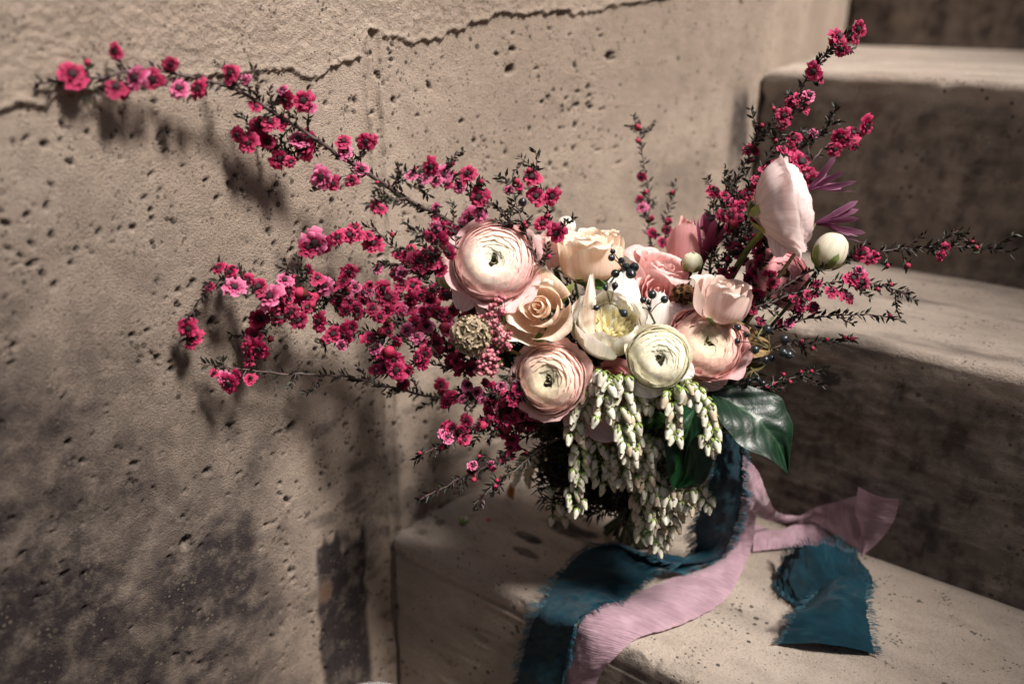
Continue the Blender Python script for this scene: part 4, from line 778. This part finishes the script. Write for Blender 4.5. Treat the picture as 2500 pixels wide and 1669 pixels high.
# give every blossom to its nearest branch
def nearest(x, y):
    best = None
    for b in BR:
        if 'sc' not in b:
            q = (b['path'] - CAM) @ R; b['sc'] = np.stack([1250 + FPX * q[:, 0] / -q[:, 2], 834.5 - FPX * q[:, 1] / -q[:, 2]], -1)
        dd = np.hypot(b['sc'][:, 0] - x, b['sc'][:, 1] - y); i = int(dd.argmin())
        if best is None or dd[i] < best[0]: best = (dd[i], b, i)
    return best
for (x, y, r, k) in FL:
    dd, b, i = nearest(x, y); b['fl'].append((x, y, r, k, i))
camz = C2W((0, 0, 1))
for b in BR:
    path = b['path']; root = thing('blossom_branch', path[0], b['label'], 'branch', 'flowering branches of the bouquet'); Mw = root.matrix_world.copy()
    lf = MB(); st = MB(); n = len(path); off = path[0]
    rad = b['r'] * np.linspace(1, .35, n)
    wob = np.cumsum(rng.standard_normal((n, 3)) * .00035, axis=0); wob -= np.linspace(0, 1, n)[:, None] * wob[-1]
    path = path + wob; b['path'] = path
    st.tube(path - off, rad, 7, np.repeat(V3([(.075, .050, .045)]) * rng.uniform(.7, 1.5, (n, 1)), 7, 0))
    dress(lf, st, path - off, b['dens'], 0, 0, b['ln'], .02)
    for k in range(b['tw']):
        i = random.randint(1, n - 2); d = path[i + 1] - path[i]; d /= np.linalg.norm(d); s = rnd3(); s -= d * s.dot(d); s = s / np.linalg.norm(s)
        ln = random.uniform(.007, .022); p0 = path[i]; p2 = p0 + (d * random.uniform(.3, 1) + s * .8) * ln; p1 = (p0 + p2) / 2 + s * ln * .15
        q = catmull([p0, p1, p2], 6) - off; st.tube(q, np.linspace(.0005, .00025, 6), 4, (.07, .045, .035)); dress(lf, st, q, 1000, 0, 0, (.003, .0065))
    for (x, y, r, k, i) in b['fl']:
        dist = np.linalg.norm(path[i] - CAM) - random.uniform(.001, .007); p = P(x, y, dist)
        Rw = max(r, 6) * dist / FPX * (1.07 if k != 'b' else 1.0)
        nrm = C2W((random.uniform(-.75, .75), random.uniform(-.6, .75), 1)); rot = basis(nrm, random.uniform(0, 6))
        if k == 'b':
            f = newobj('bud', bud_pet, root, label=None); f.matrix_local = mat4(basis(C2W((random.uniform(-1, 1), random.uniform(0, 1.2), .5))), p - off, Rw)
            c = newobj('calyx', bud_cal, f)
        else:
            kd = {'c': 'crimson', 'd': 'deep', 'p': 'pink'}[k]
            if k == 'c' and random.random() < .10: kd = 'pink'
            pm, cm = random.choice(LV[kd]); f = newobj('blossom', pm, root); f.matrix_local = mat4(rot, p - off, Rw)
            newobj('flower_centre', cm, f)
        j = max(0, i - 1); a = path[j]; q = catmull([a, (a + p) / 2 + .0015 * rnd3(), p - nrm / np.linalg.norm(nrm) * Rw * .1], 6) - off
        st.tube(q, .00045, 4, (.08, .05, .04)); dress(lf, st, q, 650, 0, 0, (.0035, .007), .2)
        for _ in range(3): leaflet(lf, p - off - camz * Rw * .3, rnd3() + .2 * C2W((0, 1, 0)), camz, random.uniform(.004, .007), .001, random.choice(LEAFC))
    part('leaves', lf, M_LEAF, root, 'stuff'); part('stem', st, M_STEM, root)
    if '.' in b['label']: pass
    if 'round black berry' in b['label']:
        m2 = MB(); m2.lathe(V3([(.0001, -1), (.5, -.87), (.87, -.5), (1, 0), (.87, .5), (.5, .87), (.2, .98), (.16, 1.12), (.05, 1.1)]) * .0031, 14, (.012, .008, .016), basis(C2W((.2, 1, .5))), P(1275.5, 494, .628) - off); part('berry', m2, M_BERRY, root)

# ------------------------------------------------------------------ bell flower racemes
def urn(seed):
    rs = np.random.default_rng(seed); w0 = (.68, .655, .53) if seed < 3 else (.58, .48, .35)
    cols = [V3((.50, .56, .30)), V3((.70, .70, .52)), V3(w0), V3(w0), V3(w0), V3(w0) * .9, V3((.42, .28, .16)), V3((.10, .06, .03))]
    mb = MB(); prof = [(.05, 0), (.23, -.07), (.305, -.25), (.30, -.48), (.225, -.76), (.125, -.96), (.15, -1.04), (.08, -.93)]
    th = np.arange(10) * 2 * math.pi / 10; v = []; c = []
    for i, (a, z) in enumerate(prof):
        rib = 1 + .07 * np.cos(5 * th) * (i > 0); v.append(np.stack([a * rib * np.cos(th), a * rib * np.sin(th), np.full(10, z) - (.04 * (np.arange(10) % 2) if i == 6 else 0)], -1)); c += [cols[i] * rs.uniform(.92, 1.06) for _ in range(10)]
    f = [(i * 10 + j, (i + 1) * 10 + j, (i + 1) * 10 + (j + 1) % 10, i * 10 + (j + 1) % 10) for i in range(7) for j in range(10)]
    mb.add(np.concatenate(v), f, V3(c)); return mb.mesh('bell', M_BELL)
URN = [urn(s) for s in range(4)]
mb = MB()
for k in range(5):
    a = k * 1.2566; ca, sa = math.cos(a), math.sin(a); pts = [(0, 0, .06), (.2, .12, .0), (.2, -.12, .0), (.40, .09, -.16), (.40, -.09, -.16), (.46, 0, -.30)]
    mb.add([(x * ca - y * sa, x * sa + y * ca, z) for x, y, z in pts], [(0, 2, 1), (1, 2, 4, 3), (3, 4, 5)], (.20, .28, .06))
CALYX = mb.mesh('calyx', M_LEAF)
def raceme(label, pts, dr, step_px=11, size=29, hang=.32, off=15, name='bell_flower_sprig'):
    pts3 = catmull([(x, y, 0) for x, y in pts], 60); L = np.linalg.norm(np.diff(pts3, axis=0), axis=1).sum(); d0, d1 = dr
    root = thing(name, P(*pts[0], d0), label, 'flower', 'white bell flower sprigs'); Mi = root.matrix_world; st = MB()
    q3 = V3([P(x, y, d0 + (d1 - d0) * i / 59 + .003) for i, (x, y, _) in enumerate(pts3)]); st.tube(loc(Mi, q3), .0006, 5, (.12, .17, .05))
    n = max(2, int(L / step_px * 2)); side = 1
    for k in range(n):
        t = (k + .5) / n; i = min(int(t * 59), 58); x, y = pts3[i][:2]; tx, ty = (pts3[i + 1] - pts3[i])[:2]; l = math.hypot(tx, ty) + 1e-9
        nx_, ny_ = -ty / l * side, tx / l * side; side = -side; s = size * random.uniform(.82, 1.1) * (1 - .15 * t)
        bx = x + nx_ * off * random.uniform(.15, 1.25); by = y + ny_ * off * random.uniform(.3, 1) ; dd = d0 + (d1 - d0) * t - random.uniform(-.001, .006)
        p = P(bx, by, dd); dirw = C2W((nx_ * hang + random.uniform(-.15, .15), -1, random.uniform(-.1, .45))); rot = basis(-dirw, random.uniform(0, 6))
        f = newobj('bell', random.choice(URN), root); f.matrix_local = mat4(rot, loc(Mi, p), s * dd / FPX)
        newobj('calyx', CALYX, f)
        st.tube(loc(Mi, catmull([q3[i], (q3[i] + p) / 2 + C2W((0, .0015, .001)), p], 5)), .00035, 4, (.16, .22, .06))
    part('stalk', st, M_STEM, root)
def c7(l): return [(1300 + a / 3.485, 900 + b / 3.485) for a, b in l]
RAC = [('left front sprig of white bells falling past the coral ranunculus', [(600, 20), (560, 110), (500, 200), (440, 300), (400, 400), (350, 500), (340, 600)], (.635, .655)),
       ('short white bell sprig right below the peony', [(660, 30), (640, 120), (610, 200), (600, 300), (580, 420)], (.628, .635)),
       ('long white bell sprig hanging straight under the peony', [(770, 30), (790, 130), (760, 230), (755, 330), (770, 440), (780, 540), (800, 650), (830, 730)], (.632, .65)),
       ('white bell sprig with greenish tips behind the long one', [(840, 320), (860, 400), (850, 480), (870, 560), (850, 640), (830, 740)], (.645, .655)),
       ('small white bell sprig beside the coral ranunculus', [(520, 90), (470, 170), (430, 260), (450, 360)], (.645, .655)),
       ('narrow lower left sprig of white bells ending above the tread', [(430, 640), (400, 760), (410, 880), (360, 1000), (370, 1090), (400, 1190)], (.67, .685)),
       ('lower sprig of white bells left of the middle', [(540, 580), (560, 700), (590, 800), (610, 900), (660, 1000)], (.67, .69)),
       ('short lower sprig of white bells in the middle', [(650, 650), (700, 760), (650, 850), (620, 930)], (.672, .69)),
       ('wide lower sprig of white bells under the long hanging one', [(720, 700), (770, 780), (760, 870), (800, 930), (850, 860)], (.668, .68)),
       ('long lower sprig of white bells reaching deepest in the middle', [(930, 600), (930, 720), (940, 820), (970, 920), (1000, 1020), (1030, 1120), (1050, 1200), (1060, 1280)], (.67, .70)),
       ('lower sprig of white bells left of the dark leaves', [(1010, 620), (980, 720), (1000, 820), (1040, 930), (1020, 1000)], (.675, .69)),
       ('dim sprig of white bells in the shade of the leaves', [(940, 570), (1020, 600), (1090, 660), (1090, 740)], (.685, .69)),
       ('sprig of white bells pointing down at the teal ribbon', [(900, 1060), (920, 1130), (920, 1200), (950, 1270), (955, 1350), (900, 1430)], (.70, .72)),
       ('lowest sprig of white bells, its tip at the frayed ribbon', [(1180, 1050), (1210, 1130), (1190, 1240), (1140, 1350), (1110, 1430), (1050, 1540)], (.70, .73)),
       ('white bell sprig reaching right under the leaf tip', [(1050, 1010), (1120, 1050), (1220, 1060), (1300, 1090), (1400, 1160)], (.69, .70)),
       ('white bell sprig next to the hanging teal ribbon', [(1330, 980), (1420, 1010), (1480, 1090), (1545, 1140)], (.69, .70)),
       ('right hand sprig of clean white bells across the dark leaves', [(1300, 130), (1380, 200), (1450, 270), (1500, 350), (1530, 440), (1530, 530), (1500, 620), (1570, 650)], (.635, .645)),
       ('white bell sprig hanging over the left dark leaf', [(1180, 120), (1200, 200), (1190, 300), (1210, 380), (1220, 460), (1220, 540), (1230, 600)], (.635, .645)),
       ('short white bell sprig at the top of the glossy leaf', [(1230, 100), (1300, 130), (1370, 150), (1420, 190)], (.640, .645)),
       ('white bell sprig peeking out below the cream ranunculus', [(870, 200), (930, 250), (1000, 270), (1060, 290)], (.645, .65)),
       ('shaded sprig of white bells behind, at the left of the stems', [(330, 680), (250, 760), (180, 820), (100, 860)], (.74, .77)),
       ('blurred sprig of white bells behind the low crimson blossoms', [(100, 700), (0, 740), (-60, 780), (-90, 850), (-110, 950)], (.77, .80)),
       ('deep shaded bell sprig left of the narrow one', [(420, 780), (360, 800), (320, 880), (290, 930)], (.73, .75)),
       ('shaded bells filling the middle of the hanging mass', [(600, 560), (700, 620), (800, 700), (880, 800)], (.69, .70)),
       ('shaded bell sprig above the stems', [(800, 900), (900, 950), (960, 1010), (1100, 1060)], (.71, .72))]
for lab, pts, dr in RAC: raceme(lab, c7(pts), dr, 15 if dr[0] < .66 else 12, 35 if dr[0] < .66 else 30)
# a lone fallen bell sprig at the left
raceme('bare curled stalk with one last white bell left of the hanging mass', c7([(220, 1000), (170, 1060), (160, 1180), (220, 1270), (330, 1290)]), (.74, .76), 60, 34)

# ------------------------------------------------------------------ large leaves
def big_leaf(outline_px, d, label, col=(.0035, .018, .008), vein=(.022, .06, .026), sag=.006, mid=None, fold=.004, name='glossy_leaf', mat=None, tilt=(0, 0)):
    """outline_px: left edge and right edge polylines from stalk to tip, same count"""
    Lp, Rp = outline_px; n = 56; Lc = catmull([(a, b, 0) for a, b in Lp], n); Rc = catmull([(a, b, 0) for a, b in Rp], n)
    m_ = 45; u = np.linspace(0, 1, m_); G = np.zeros((n, m_, 3)); C = np.zeros((n, m_, 3))
    for i in range(n):
        t = i / (n - 1)
        for j, s in enumerate(u):
            x, y = (Lc[i] * (1 - s) + Rc[i] * s)[:2]; q = 2 * s - 1
            dd = d + sag * (t - .4) ** 2 * 4 + fold * (1 - abs(q)) + .0016 * math.sin(9 * t + 4 * q) + tilt[0] * q + tilt[1] * t - .0005 * abs(math.sin((t * 7 - abs(q) * 2.2) * math.pi)) ** .7 * (1 - abs(q) * .3) + .0022 * math.sin(5 * q + 3 * t) * t
            G[i, j] = P(x, y, dd)
            f_ = (t * 7 - abs(q) * 2.2 + .04 * math.sin(14 * q)) % 1; f_ = min(f_, 1 - f_); vv = max(math.exp(-(q / .045) ** 2), .6 * math.exp(-(f_ / .06) ** 2) * (1 - .6 * abs(q)))
            C[i, j] = lerp(col, vein, vv) if abs(q) < .97 else lerp(col, vein, .6)
    c = G[0, m_ // 2]; root = thing(name, c, label, 'leaf', 'large leaves of the bouquet'); mb = MB(); mb.grid(G - c, C)
    part('blade', mb, mat or M_GLOSS, root)
    mb = MB(); tie = TOB; mb.tube(loc(root.matrix_world, catmull([c, c * .6 + tie * .4, tie], 10)), .001, 6, (.03, .06, .02)); part('leaf_stalk', mb, M_STEM, root)
big_leaf(([(1738, 960), (1760, 945), (1810, 938), (1860, 952), (1905, 968), (1920, 1000), (1936, 1040), (1930, 1100), (1925, 1150)],
          [(1738, 965), (1745, 1000), (1760, 1030), (1785, 1060), (1800, 1080), (1830, 1100), (1870, 1115), (1900, 1135), (1922, 1155)]), .655, 'largest glossy dark green leaf at the right under the berries', tilt=(-.012, .01))
big_leaf(([(1640, 940), (1625, 960), (1612, 990), (1618, 1050), (1625, 1110), (1632, 1160), (1645, 1198)],
          [(1660, 938), (1720, 955), (1735, 990), (1748, 1050), (1745, 1110), (1715, 1180), (1650, 1195)]), .672, 'broad dark green leaf hanging behind the right white bells', (.006, .04, .012), (.04, .13, .03), tilt=(.004, .004))
big_leaf(([(1690, 950), (1665, 985), (1652, 1020), (1648, 1060), (1662, 1100), (1668, 1133)],
          [(1700, 950), (1730, 990), (1728, 1020), (1712, 1050), (1685, 1080), (1669, 1133)]), .655, 'folded dark leaf with a pale pointed tip between the bell sprigs', (.007, .045, .018), (.05, .14, .04))
big_leaf(([(1590, 1000), (1572, 1010), (1567, 1030), (1580, 1042), (1597, 1048)],
          [(1595, 1000), (1620, 1010), (1625, 1028), (1612, 1040), (1598, 1049)]), .66, 'small bright green leaf tip left of the dark leaves', (.02, .09, .012), (.08, .2, .03))
big_leaf(([(1480, 690), (1455, 680), (1430, 690), (1440, 700)], [(1485, 700), (1475, 715), (1455, 715), (1442, 702)]), .672, 'small green leaf under the side on peach rose', (.05, .12, .02), (.12, .22, .05))
TAN = dict(mat=M_DRY)
big_leaf(([(1830, 800), (1812, 790), (1800, 810), (1795, 840), (1805, 860)], [(1835, 800), (1850, 810), (1850, 835), (1830, 855), (1808, 862)]), .672, 'tan dried leaf left of the glossy berries', (.26, .17, .075), (.40, .28, .14), name='dried_leaf', **TAN)
big_leaf(([(1790, 850), (1810, 835), (1840, 820), (1870, 828), (1885, 850)], [(1792, 855), (1820, 872), (1850, 872), (1875, 865), (1886, 853)]), .668, 'tan dried leaf under the glossy berries', (.28, .18, .08), (.42, .30, .15), name='dried_leaf', **TAN)
big_leaf(([(1780, 870), (1800, 880), (1840, 885), (1880, 880)], [(1782, 880), (1810, 900), (1850, 905), (1878, 884)]), .675, 'olive brown dried leaf above the largest glossy leaf', (.10, .085, .03), (.18, .15, .06), name='dried_leaf', **TAN)
# ------------------------------------------------------------------ inner greenery behind the blooms
root = thing('inner_greenery', P(1540, 860, .72), 'dark mass of fine leaves and stalks packed behind the blooms', 'foliage'); off = P(1540, 860, .72)
lf = MB(); st = MB()
for k in range(330):
    a = rng.uniform(0, 6.283); rr = math.sqrt(rng.random()); x = 1545 + 330 * rr * math.cos(a); y = 870 + 235 * rr * math.sin(a); dd = .70 + .05 * rng.random() + .03 * rr
    p = P(x, y, dd); q = catmull([TOB + .008 * rnd3(), TOB * .5 + p * .5 + .01 * rnd3(), p], 8) - off
    st.tube(q, .0007, 4, (.025, .035, .015)); dress(lf, st, q, 330, 0, 0, (.007, .015), .35)
for k in range(230):
    p = P(rng.uniform(1300, 1640), rng.uniform(1010, 1235), rng.uniform(.715, .765)); q = catmull([TOB + .010 * rnd3(), TOB * .5 + p * .5 + .008 * rnd3(), p], 7) - off
    st.tube(q, .0007, 4, (.022, .032, .014)); dress(lf, st, q, 420, 0, 0, (.007, .014), .3)
for k in range(26):
    a = rng.uniform(-.6, .6); p = P(1250 + rng.uniform(-25, 40), 830 + rng.uniform(-40, 70), .665); q = catmull([P(1330, 890, .69), (P(1330, 890, .69) + p) / 2 + .002 * rnd3(), p], 7) - off
    st.tube(q, .0005, 4, (.03, .05, .02)); dress(lf, st, q, 260, 0, 0, (.006, .012), .3)
part('leaves', lf, M_LEAF, root, 'stuff'); part('stalks', st, M_STEM, root, 'stuff')
for k in range(16):                     # bare stems fanned out under the tie
    stem_to_tie(root, TOB + V3([.02 * math.cos(k), .02 * math.sin(k), .05]), .0018, (.022, .045, .016))

# ------------------------------------------------------------------ ribbons
def ribbon(name, label, E1, E2, mat, nseg=150, nw=15, sag=.0, wave=.0012, fringe=0, threadc=(.010, .07, .10), cat='ribbon', parent=None, seed=0, rag=.0012):
    A = catmull(E1, nseg); B = catmull(E2, nseg); s = np.linspace(0, 1, nw)
    L = np.r_[0, np.cumsum(np.linalg.norm(np.diff((A + B) / 2, axis=0), axis=1))]
    acr = B - A; acl = np.linalg.norm(acr, axis=1)[:, None]; tan = np.gradient((A + B) / 2, axis=0); nrm = np.cross(tan, acr); nrm /= (np.linalg.norm(nrm, axis=1)[:, None] + 1e-9)
    nrm *= np.sign(nrm @ C2W((0, .6, 1)))[:, None]
    ra = rag * (vnoise(L * 900, L * 0, 200 + seed) - .5) * 2; rb = rag * (vnoise(L * 900, L * 0 + 9, 201 + seed) - .5) * 2
    G = np.zeros((nseg, nw, 3))
    for j, q in enumerate(s):
        e = q + (ra * (1 - q) + rb * q) / acl[:, 0] * (1 if q in (0, 1) else .3)
        G[:, j] = A + acr * e[:, None] + nrm * (wave * ((fbm(L * 70 + 5, L * 0 + q * 3.0, 210 + seed, 4) - .5) * 2)[:, None] + sag * math.sin(q * math.pi))
    c = G[0, nw // 2].copy()
    own = parent is None
    root = thing(name, c, label, cat) if own else parent
    o_ = np.array(root.matrix_world.translation); mb = MB(); mb.grid(G - o_)
    me = mb.mesh('cloth', mat); uvl = me.uv_layers.new(name='UVMap'); vi = np.zeros(len(me.loops), dtype=np.int32); me.loops.foreach_get('vertex_index', vi)
    U = np.tile(s, (nseg, 1)).ravel(); Vv = np.repeat(L * 4, nw)
    uvl.data.foreach_set('uv', np.stack([U[vi], Vv[vi]], -1).astype(np.float32).ravel())
    newobj('cloth', me, root)
    if fringe:
        fr = MB(); tn = tan / (np.linalg.norm(tan, axis=1)[:, None] + 1e-9)
        for e, sg in ((0, -1), (nw - 1, 1)):
            for k in range(int(L[-1] * fringe)):
                i = random.randint(0, nseg - 2); f = random.random(); p = G[i, e] * (1 - f) + G[i + 1, e] * f
                out = acr[i] / acl[i] * sg; ln = .002 + .0065 * vnoise(V3([L[i] * 130]), V3([e + .3]), 220 + seed)[0] * random.uniform(.5, 1.5)
                dr = out + tn[i] * (.9 * (vnoise(V3([L[i] * 200]), V3([e + 5.3]), 221)[0] - .3) + random.uniform(-.3, .3)) + nrm[i] * random.uniform(-.05, .55)
                pts = [p - out * .0008, p + dr * ln * .5 + nrm[i] * .0004, p + dr * ln + nrm[i] * random.uniform(-.0008, .001) + tn[i] * ln * random.uniform(-.2, .4)]
                fr.tube(catmull(pts, 5) - o_, .00016, 3, V3(threadc) * random.uniform(.6, 1.5), False)
        part('fringe', fr, M_TEALTHREAD, root, 'stuff')
    return root
def c3(l): return [(1200 + a / 2.349, 1100 + b / 2.349) for a, b in l]
def s3(l, lifts): return [S(x, y, lf_) for (x, y), lf_ in zip(c3(l), lifts)]
def p3(l, ds): return [P(x, y, d) for (x, y), d in zip(c3(l), ds)]
# teal: hangs from the tie, lands on the tread, runs left and falls over the nosing
hangA = p3([(1430, -110), (1440, 100), (1440, 250), (1410, 400)], (.715, .735, .76, .785)); hangB = p3([(1300, -110), (1270, 120), (1210, 300), (1165, 430)], (.71, .735, .76, .785))
E1 = hangA + s3([(1335, 590), (1200, 655), (1080, 690), (950, 680), (840, 780), (720, 850), (600, 890), (490, 990), (440, 1150), (400, 1340), (385, 1450)], (.012, .010, .010, .012, .010, .010, .012, .014, .010, .010, .010))
E2 = hangB + s3([(1170, 560), (1080, 640), (990, 640), (880, 590), (720, 540), (560, 565), (400, 700), (290, 900), (220, 1030), (150, 1300), (120, 1450)], (.022, .020, .020, .026, .022, .014, .012, .010, .012, .012, .012))
ribbon('teal_ribbon', 'teal blue frayed silk ribbon hanging from the bouquet over the step edge', E1, E2, M_TEAL, 260, 21, .003, .0034, 2600, seed=1)
E1 = s3([(1440, 250), (1515, 330), (1512, 450), (1470, 610), (1360, 830), (1250, 915), (1080, 1000), (850, 1065), (700, 1190), (620, 1290), (590, 1400)], (.07, .05, .03, .006, .003, .003, .003, .004, .006, .005, .005))
E2 = s3([(1400, 250), (1430, 330), (1390, 440), (1330, 590), (1190, 680), (1000, 740), (840, 810), (620, 895), (520, 970), (440, 1200), (410, 1400)], (.06, .04, .02, .006, .004, .006, .005, .006, .006, .005, .005))
ribbon('mauve_ribbon', 'long dusty mauve crepe ribbon curving across the lowest tread', E1, E2, M_MAUVE, 240, 21, .0045, .0022, 0, seed=2, rag=.0003)
# mauve second tail at the back
T1 = p3([(1440, 20), (1530, 120), (1590, 270)], (.76, .775, .79)) + s3([(1640, 350), (1760, 368), (1860, 325), (1980, 290), (2095, 255), (2150, 250)], (.035, .028, .03, .032, .034, .036))
T2 = p3([(1420, 130), (1430, 260), (1480, 335)], (.765, .78, .79)) + s3([(1570, 395), (1680, 412), (1790, 402), (1900, 440), (2060, 540), (2128, 590)], (.024, .02, .016, .010, .004, .003))
mr = ribbon('mauve_ribbon', 'shorter mauve ribbon tail lying against the riser with a folded end', T1, T2, M_MAUVE, 120, 15, .002, .0018, 0, seed=3, rag=.0003)
T1 = s3([(1515, 420), (1640, 455), (1780, 405), (1860, 410), (1960, 500), (2090, 590)], (.006, .012, .018, .018, .010, .004)); T2 = s3([(1500, 575), (1640, 560), (1760, 548), (1850, 552), (1960, 580), (2085, 600)], (.003, .004, .004, .004, .004, .003))
ribbon('', '', T1, T2, M_MAUVE, 80, 13, .003, .0012, 0, parent=mr, seed=4, rag=.0003)
T1 = s3([(2100, 205), (2190, 235), (2260, 255), (2335, 275)], (.042, .044, .042, .038)); T2 = s3([(2085, 350), (2095, 460), (2108, 560), (2122, 602)], (.03, .016, .006, .003))
c_ = s3([(2335, 275), (2320, 380), (2250, 490), (2180, 560)], (.038, .024, .01, .004))
T1 = s3([(2100, 205), (2085, 350), (2100, 480), (2120, 602)], (.044, .032, .016, .004)); T2 = s3([(2338, 278), (2310, 390), (2240, 500), (2126, 604)], (.038, .024, .010, .0035))
ribbon('', '', T1, T2, M_MAUVE, 60, 15, .004, .0012, 0, parent=mr, seed=5, rag=.0003)
# teal second tail on the tread
T1 = s3([(2185, 760), (2090, 800), (1980, 835), (1880, 850), (1780, 880), (1690, 830), (1640, 740)], (.006, .012, .016, .012, .006, .004, .005))
T2 = s3([(2115, 610), (2030, 560), (1940, 535), (1860, 545), (1760, 560), (1690, 600), (1650, 650)], (.012, .030, .034, .036, .030, .016, .006))
tr = ribbon('teal_ribbon', 'folded teal ribbon tail lying on the tread at the right', T1, T2, M_TEAL, 140, 23, .001, .0052, 2600, seed=6)
T1 = s3([(1880, 800), (1800, 880), (1735, 960), (1655, 1105)], (.016, .019, .016, .003)); T2 = s3([(2150, 770), (2150, 880), (2170, 1020), (2195, 1160)], (.018, .020, .012, .004))
ribbon('', '', T1, T2, M_TEAL, 80, 23, .009, .0034, 2600, parent=tr, seed=7)

# ------------------------------------------------------------------ small loose things
def dry(label, Lp, Rp, place3, col):
    A = catmull([place3(a, b, l) for a, b, l in Lp], 16); B = catmull([place3(a, b, l) for a, b, l in Rp], 16)
    G = np.stack([A * (1 - s) + B * s + V3([0, 0, .002 * math.sin(s * 3.14)]) for s in np.linspace(0, 1, 9)], 1); c = G[8, 4].copy()
    r_ = thing('dry_leaf', c, label, 'leaf', 'fallen dry leaves'); mb = MB(); C = np.tile(V3(col), (16, 9, 1)) * (1 + .25 * rng.standard_normal((16, 9, 1))).clip(.5, 1.5)
    mb.grid(G - c, C); part('blade', mb, M_DRY, r_)
on0 = lambda a, b, l: S(a, b, l); on3 = lambda a, b, l: S(a, b, l, .396, 1.0)
dry('rust brown fallen leaf wedged between wall and lowest step', [(953, 1262, .004), (975, 1248, .008), (1005, 1245, .010), (1040, 1240, .008)], [(955, 1266, .002), (985, 1278, .001), (1005, 1268, .001), (1041, 1243, .003)], on0, (.13, .04, .015))
dry('orange fallen leaf on the lowest tread behind the hanging bells', [(1240, 1215, .002), (1238, 1200, .012), (1245, 1180, .022)], [(1252, 1222, .002), (1256, 1204, .012), (1256, 1182, .022)], on0, (.36, .13, .03))
dry('blurred orange leaf in the corner of the upper step', [(1962, 118, .003), (1975, 108, .008), (1995, 102, .012), (2015, 103, .010)], [(1965, 124, .002), (1985, 120, .002), (2000, 117, .002), (2016, 110, .002)], on3, (.38, .13, .03))
r_ = thing('fallen_bell', S(1128, 1282), 'single white bell flower fallen on the lowest tread', 'flower'); o = newobj('bell', URN[0], r_); o.matrix_local = mat4(basis((.3, -1, .15)), (0, 0, .004), .011); newobj('calyx', CALYX, o)
mb = MB(); mb.grid(np.stack([np.stack([.002 * (u - 1) * np.ones(3), .002 * (np.arange(3) - 1), .0008 + .0006 * abs(u - 1) * np.ones(3)], -1) for u in range(3)], 0), (.5, .03, .1))
o = part('fallen_petal', mb, M_WAX, None); o.location = Vector(S(1192, 1270)); tag(o, 'tiny fallen crimson petal on the lowest tread near the stems', 'petal')
# rim of a clear cup at the bottom edge
M_GL, N, o_ = newmat('clear_plastic'); g = nd(N, 'ShaderNodeBsdfPrincipled'); g.inputs['Base Color'].default_value = (.8, .78, .8, 1); g.inputs['Transmission Weight'].default_value = .85; g.inputs['Roughness'].default_value = .12; g.inputs['IOR'].default_value = 1.15; N.links.new(g.outputs[0], o_.inputs[0])
r_ = thing('clear_cup', P(902, 1760, .60) - V3([0, 0, .11]), 'clear plastic cup whose rim shows at the bottom edge', 'cup')
mb = MB(); rad = .030; mb.lathe([(rad * .75, 0), (rad * .8, .01), (rad * 1.0, .107), (rad * 1.04, .109), (rad * 1.06, .111), (rad * 1.04, .113), (rad * .985, .112), (rad * .97, .107), (rad * .77, .012), (.0001, .010)], 40, (1, 1, 1)); part('cup_body', mb, M_GL, r_)
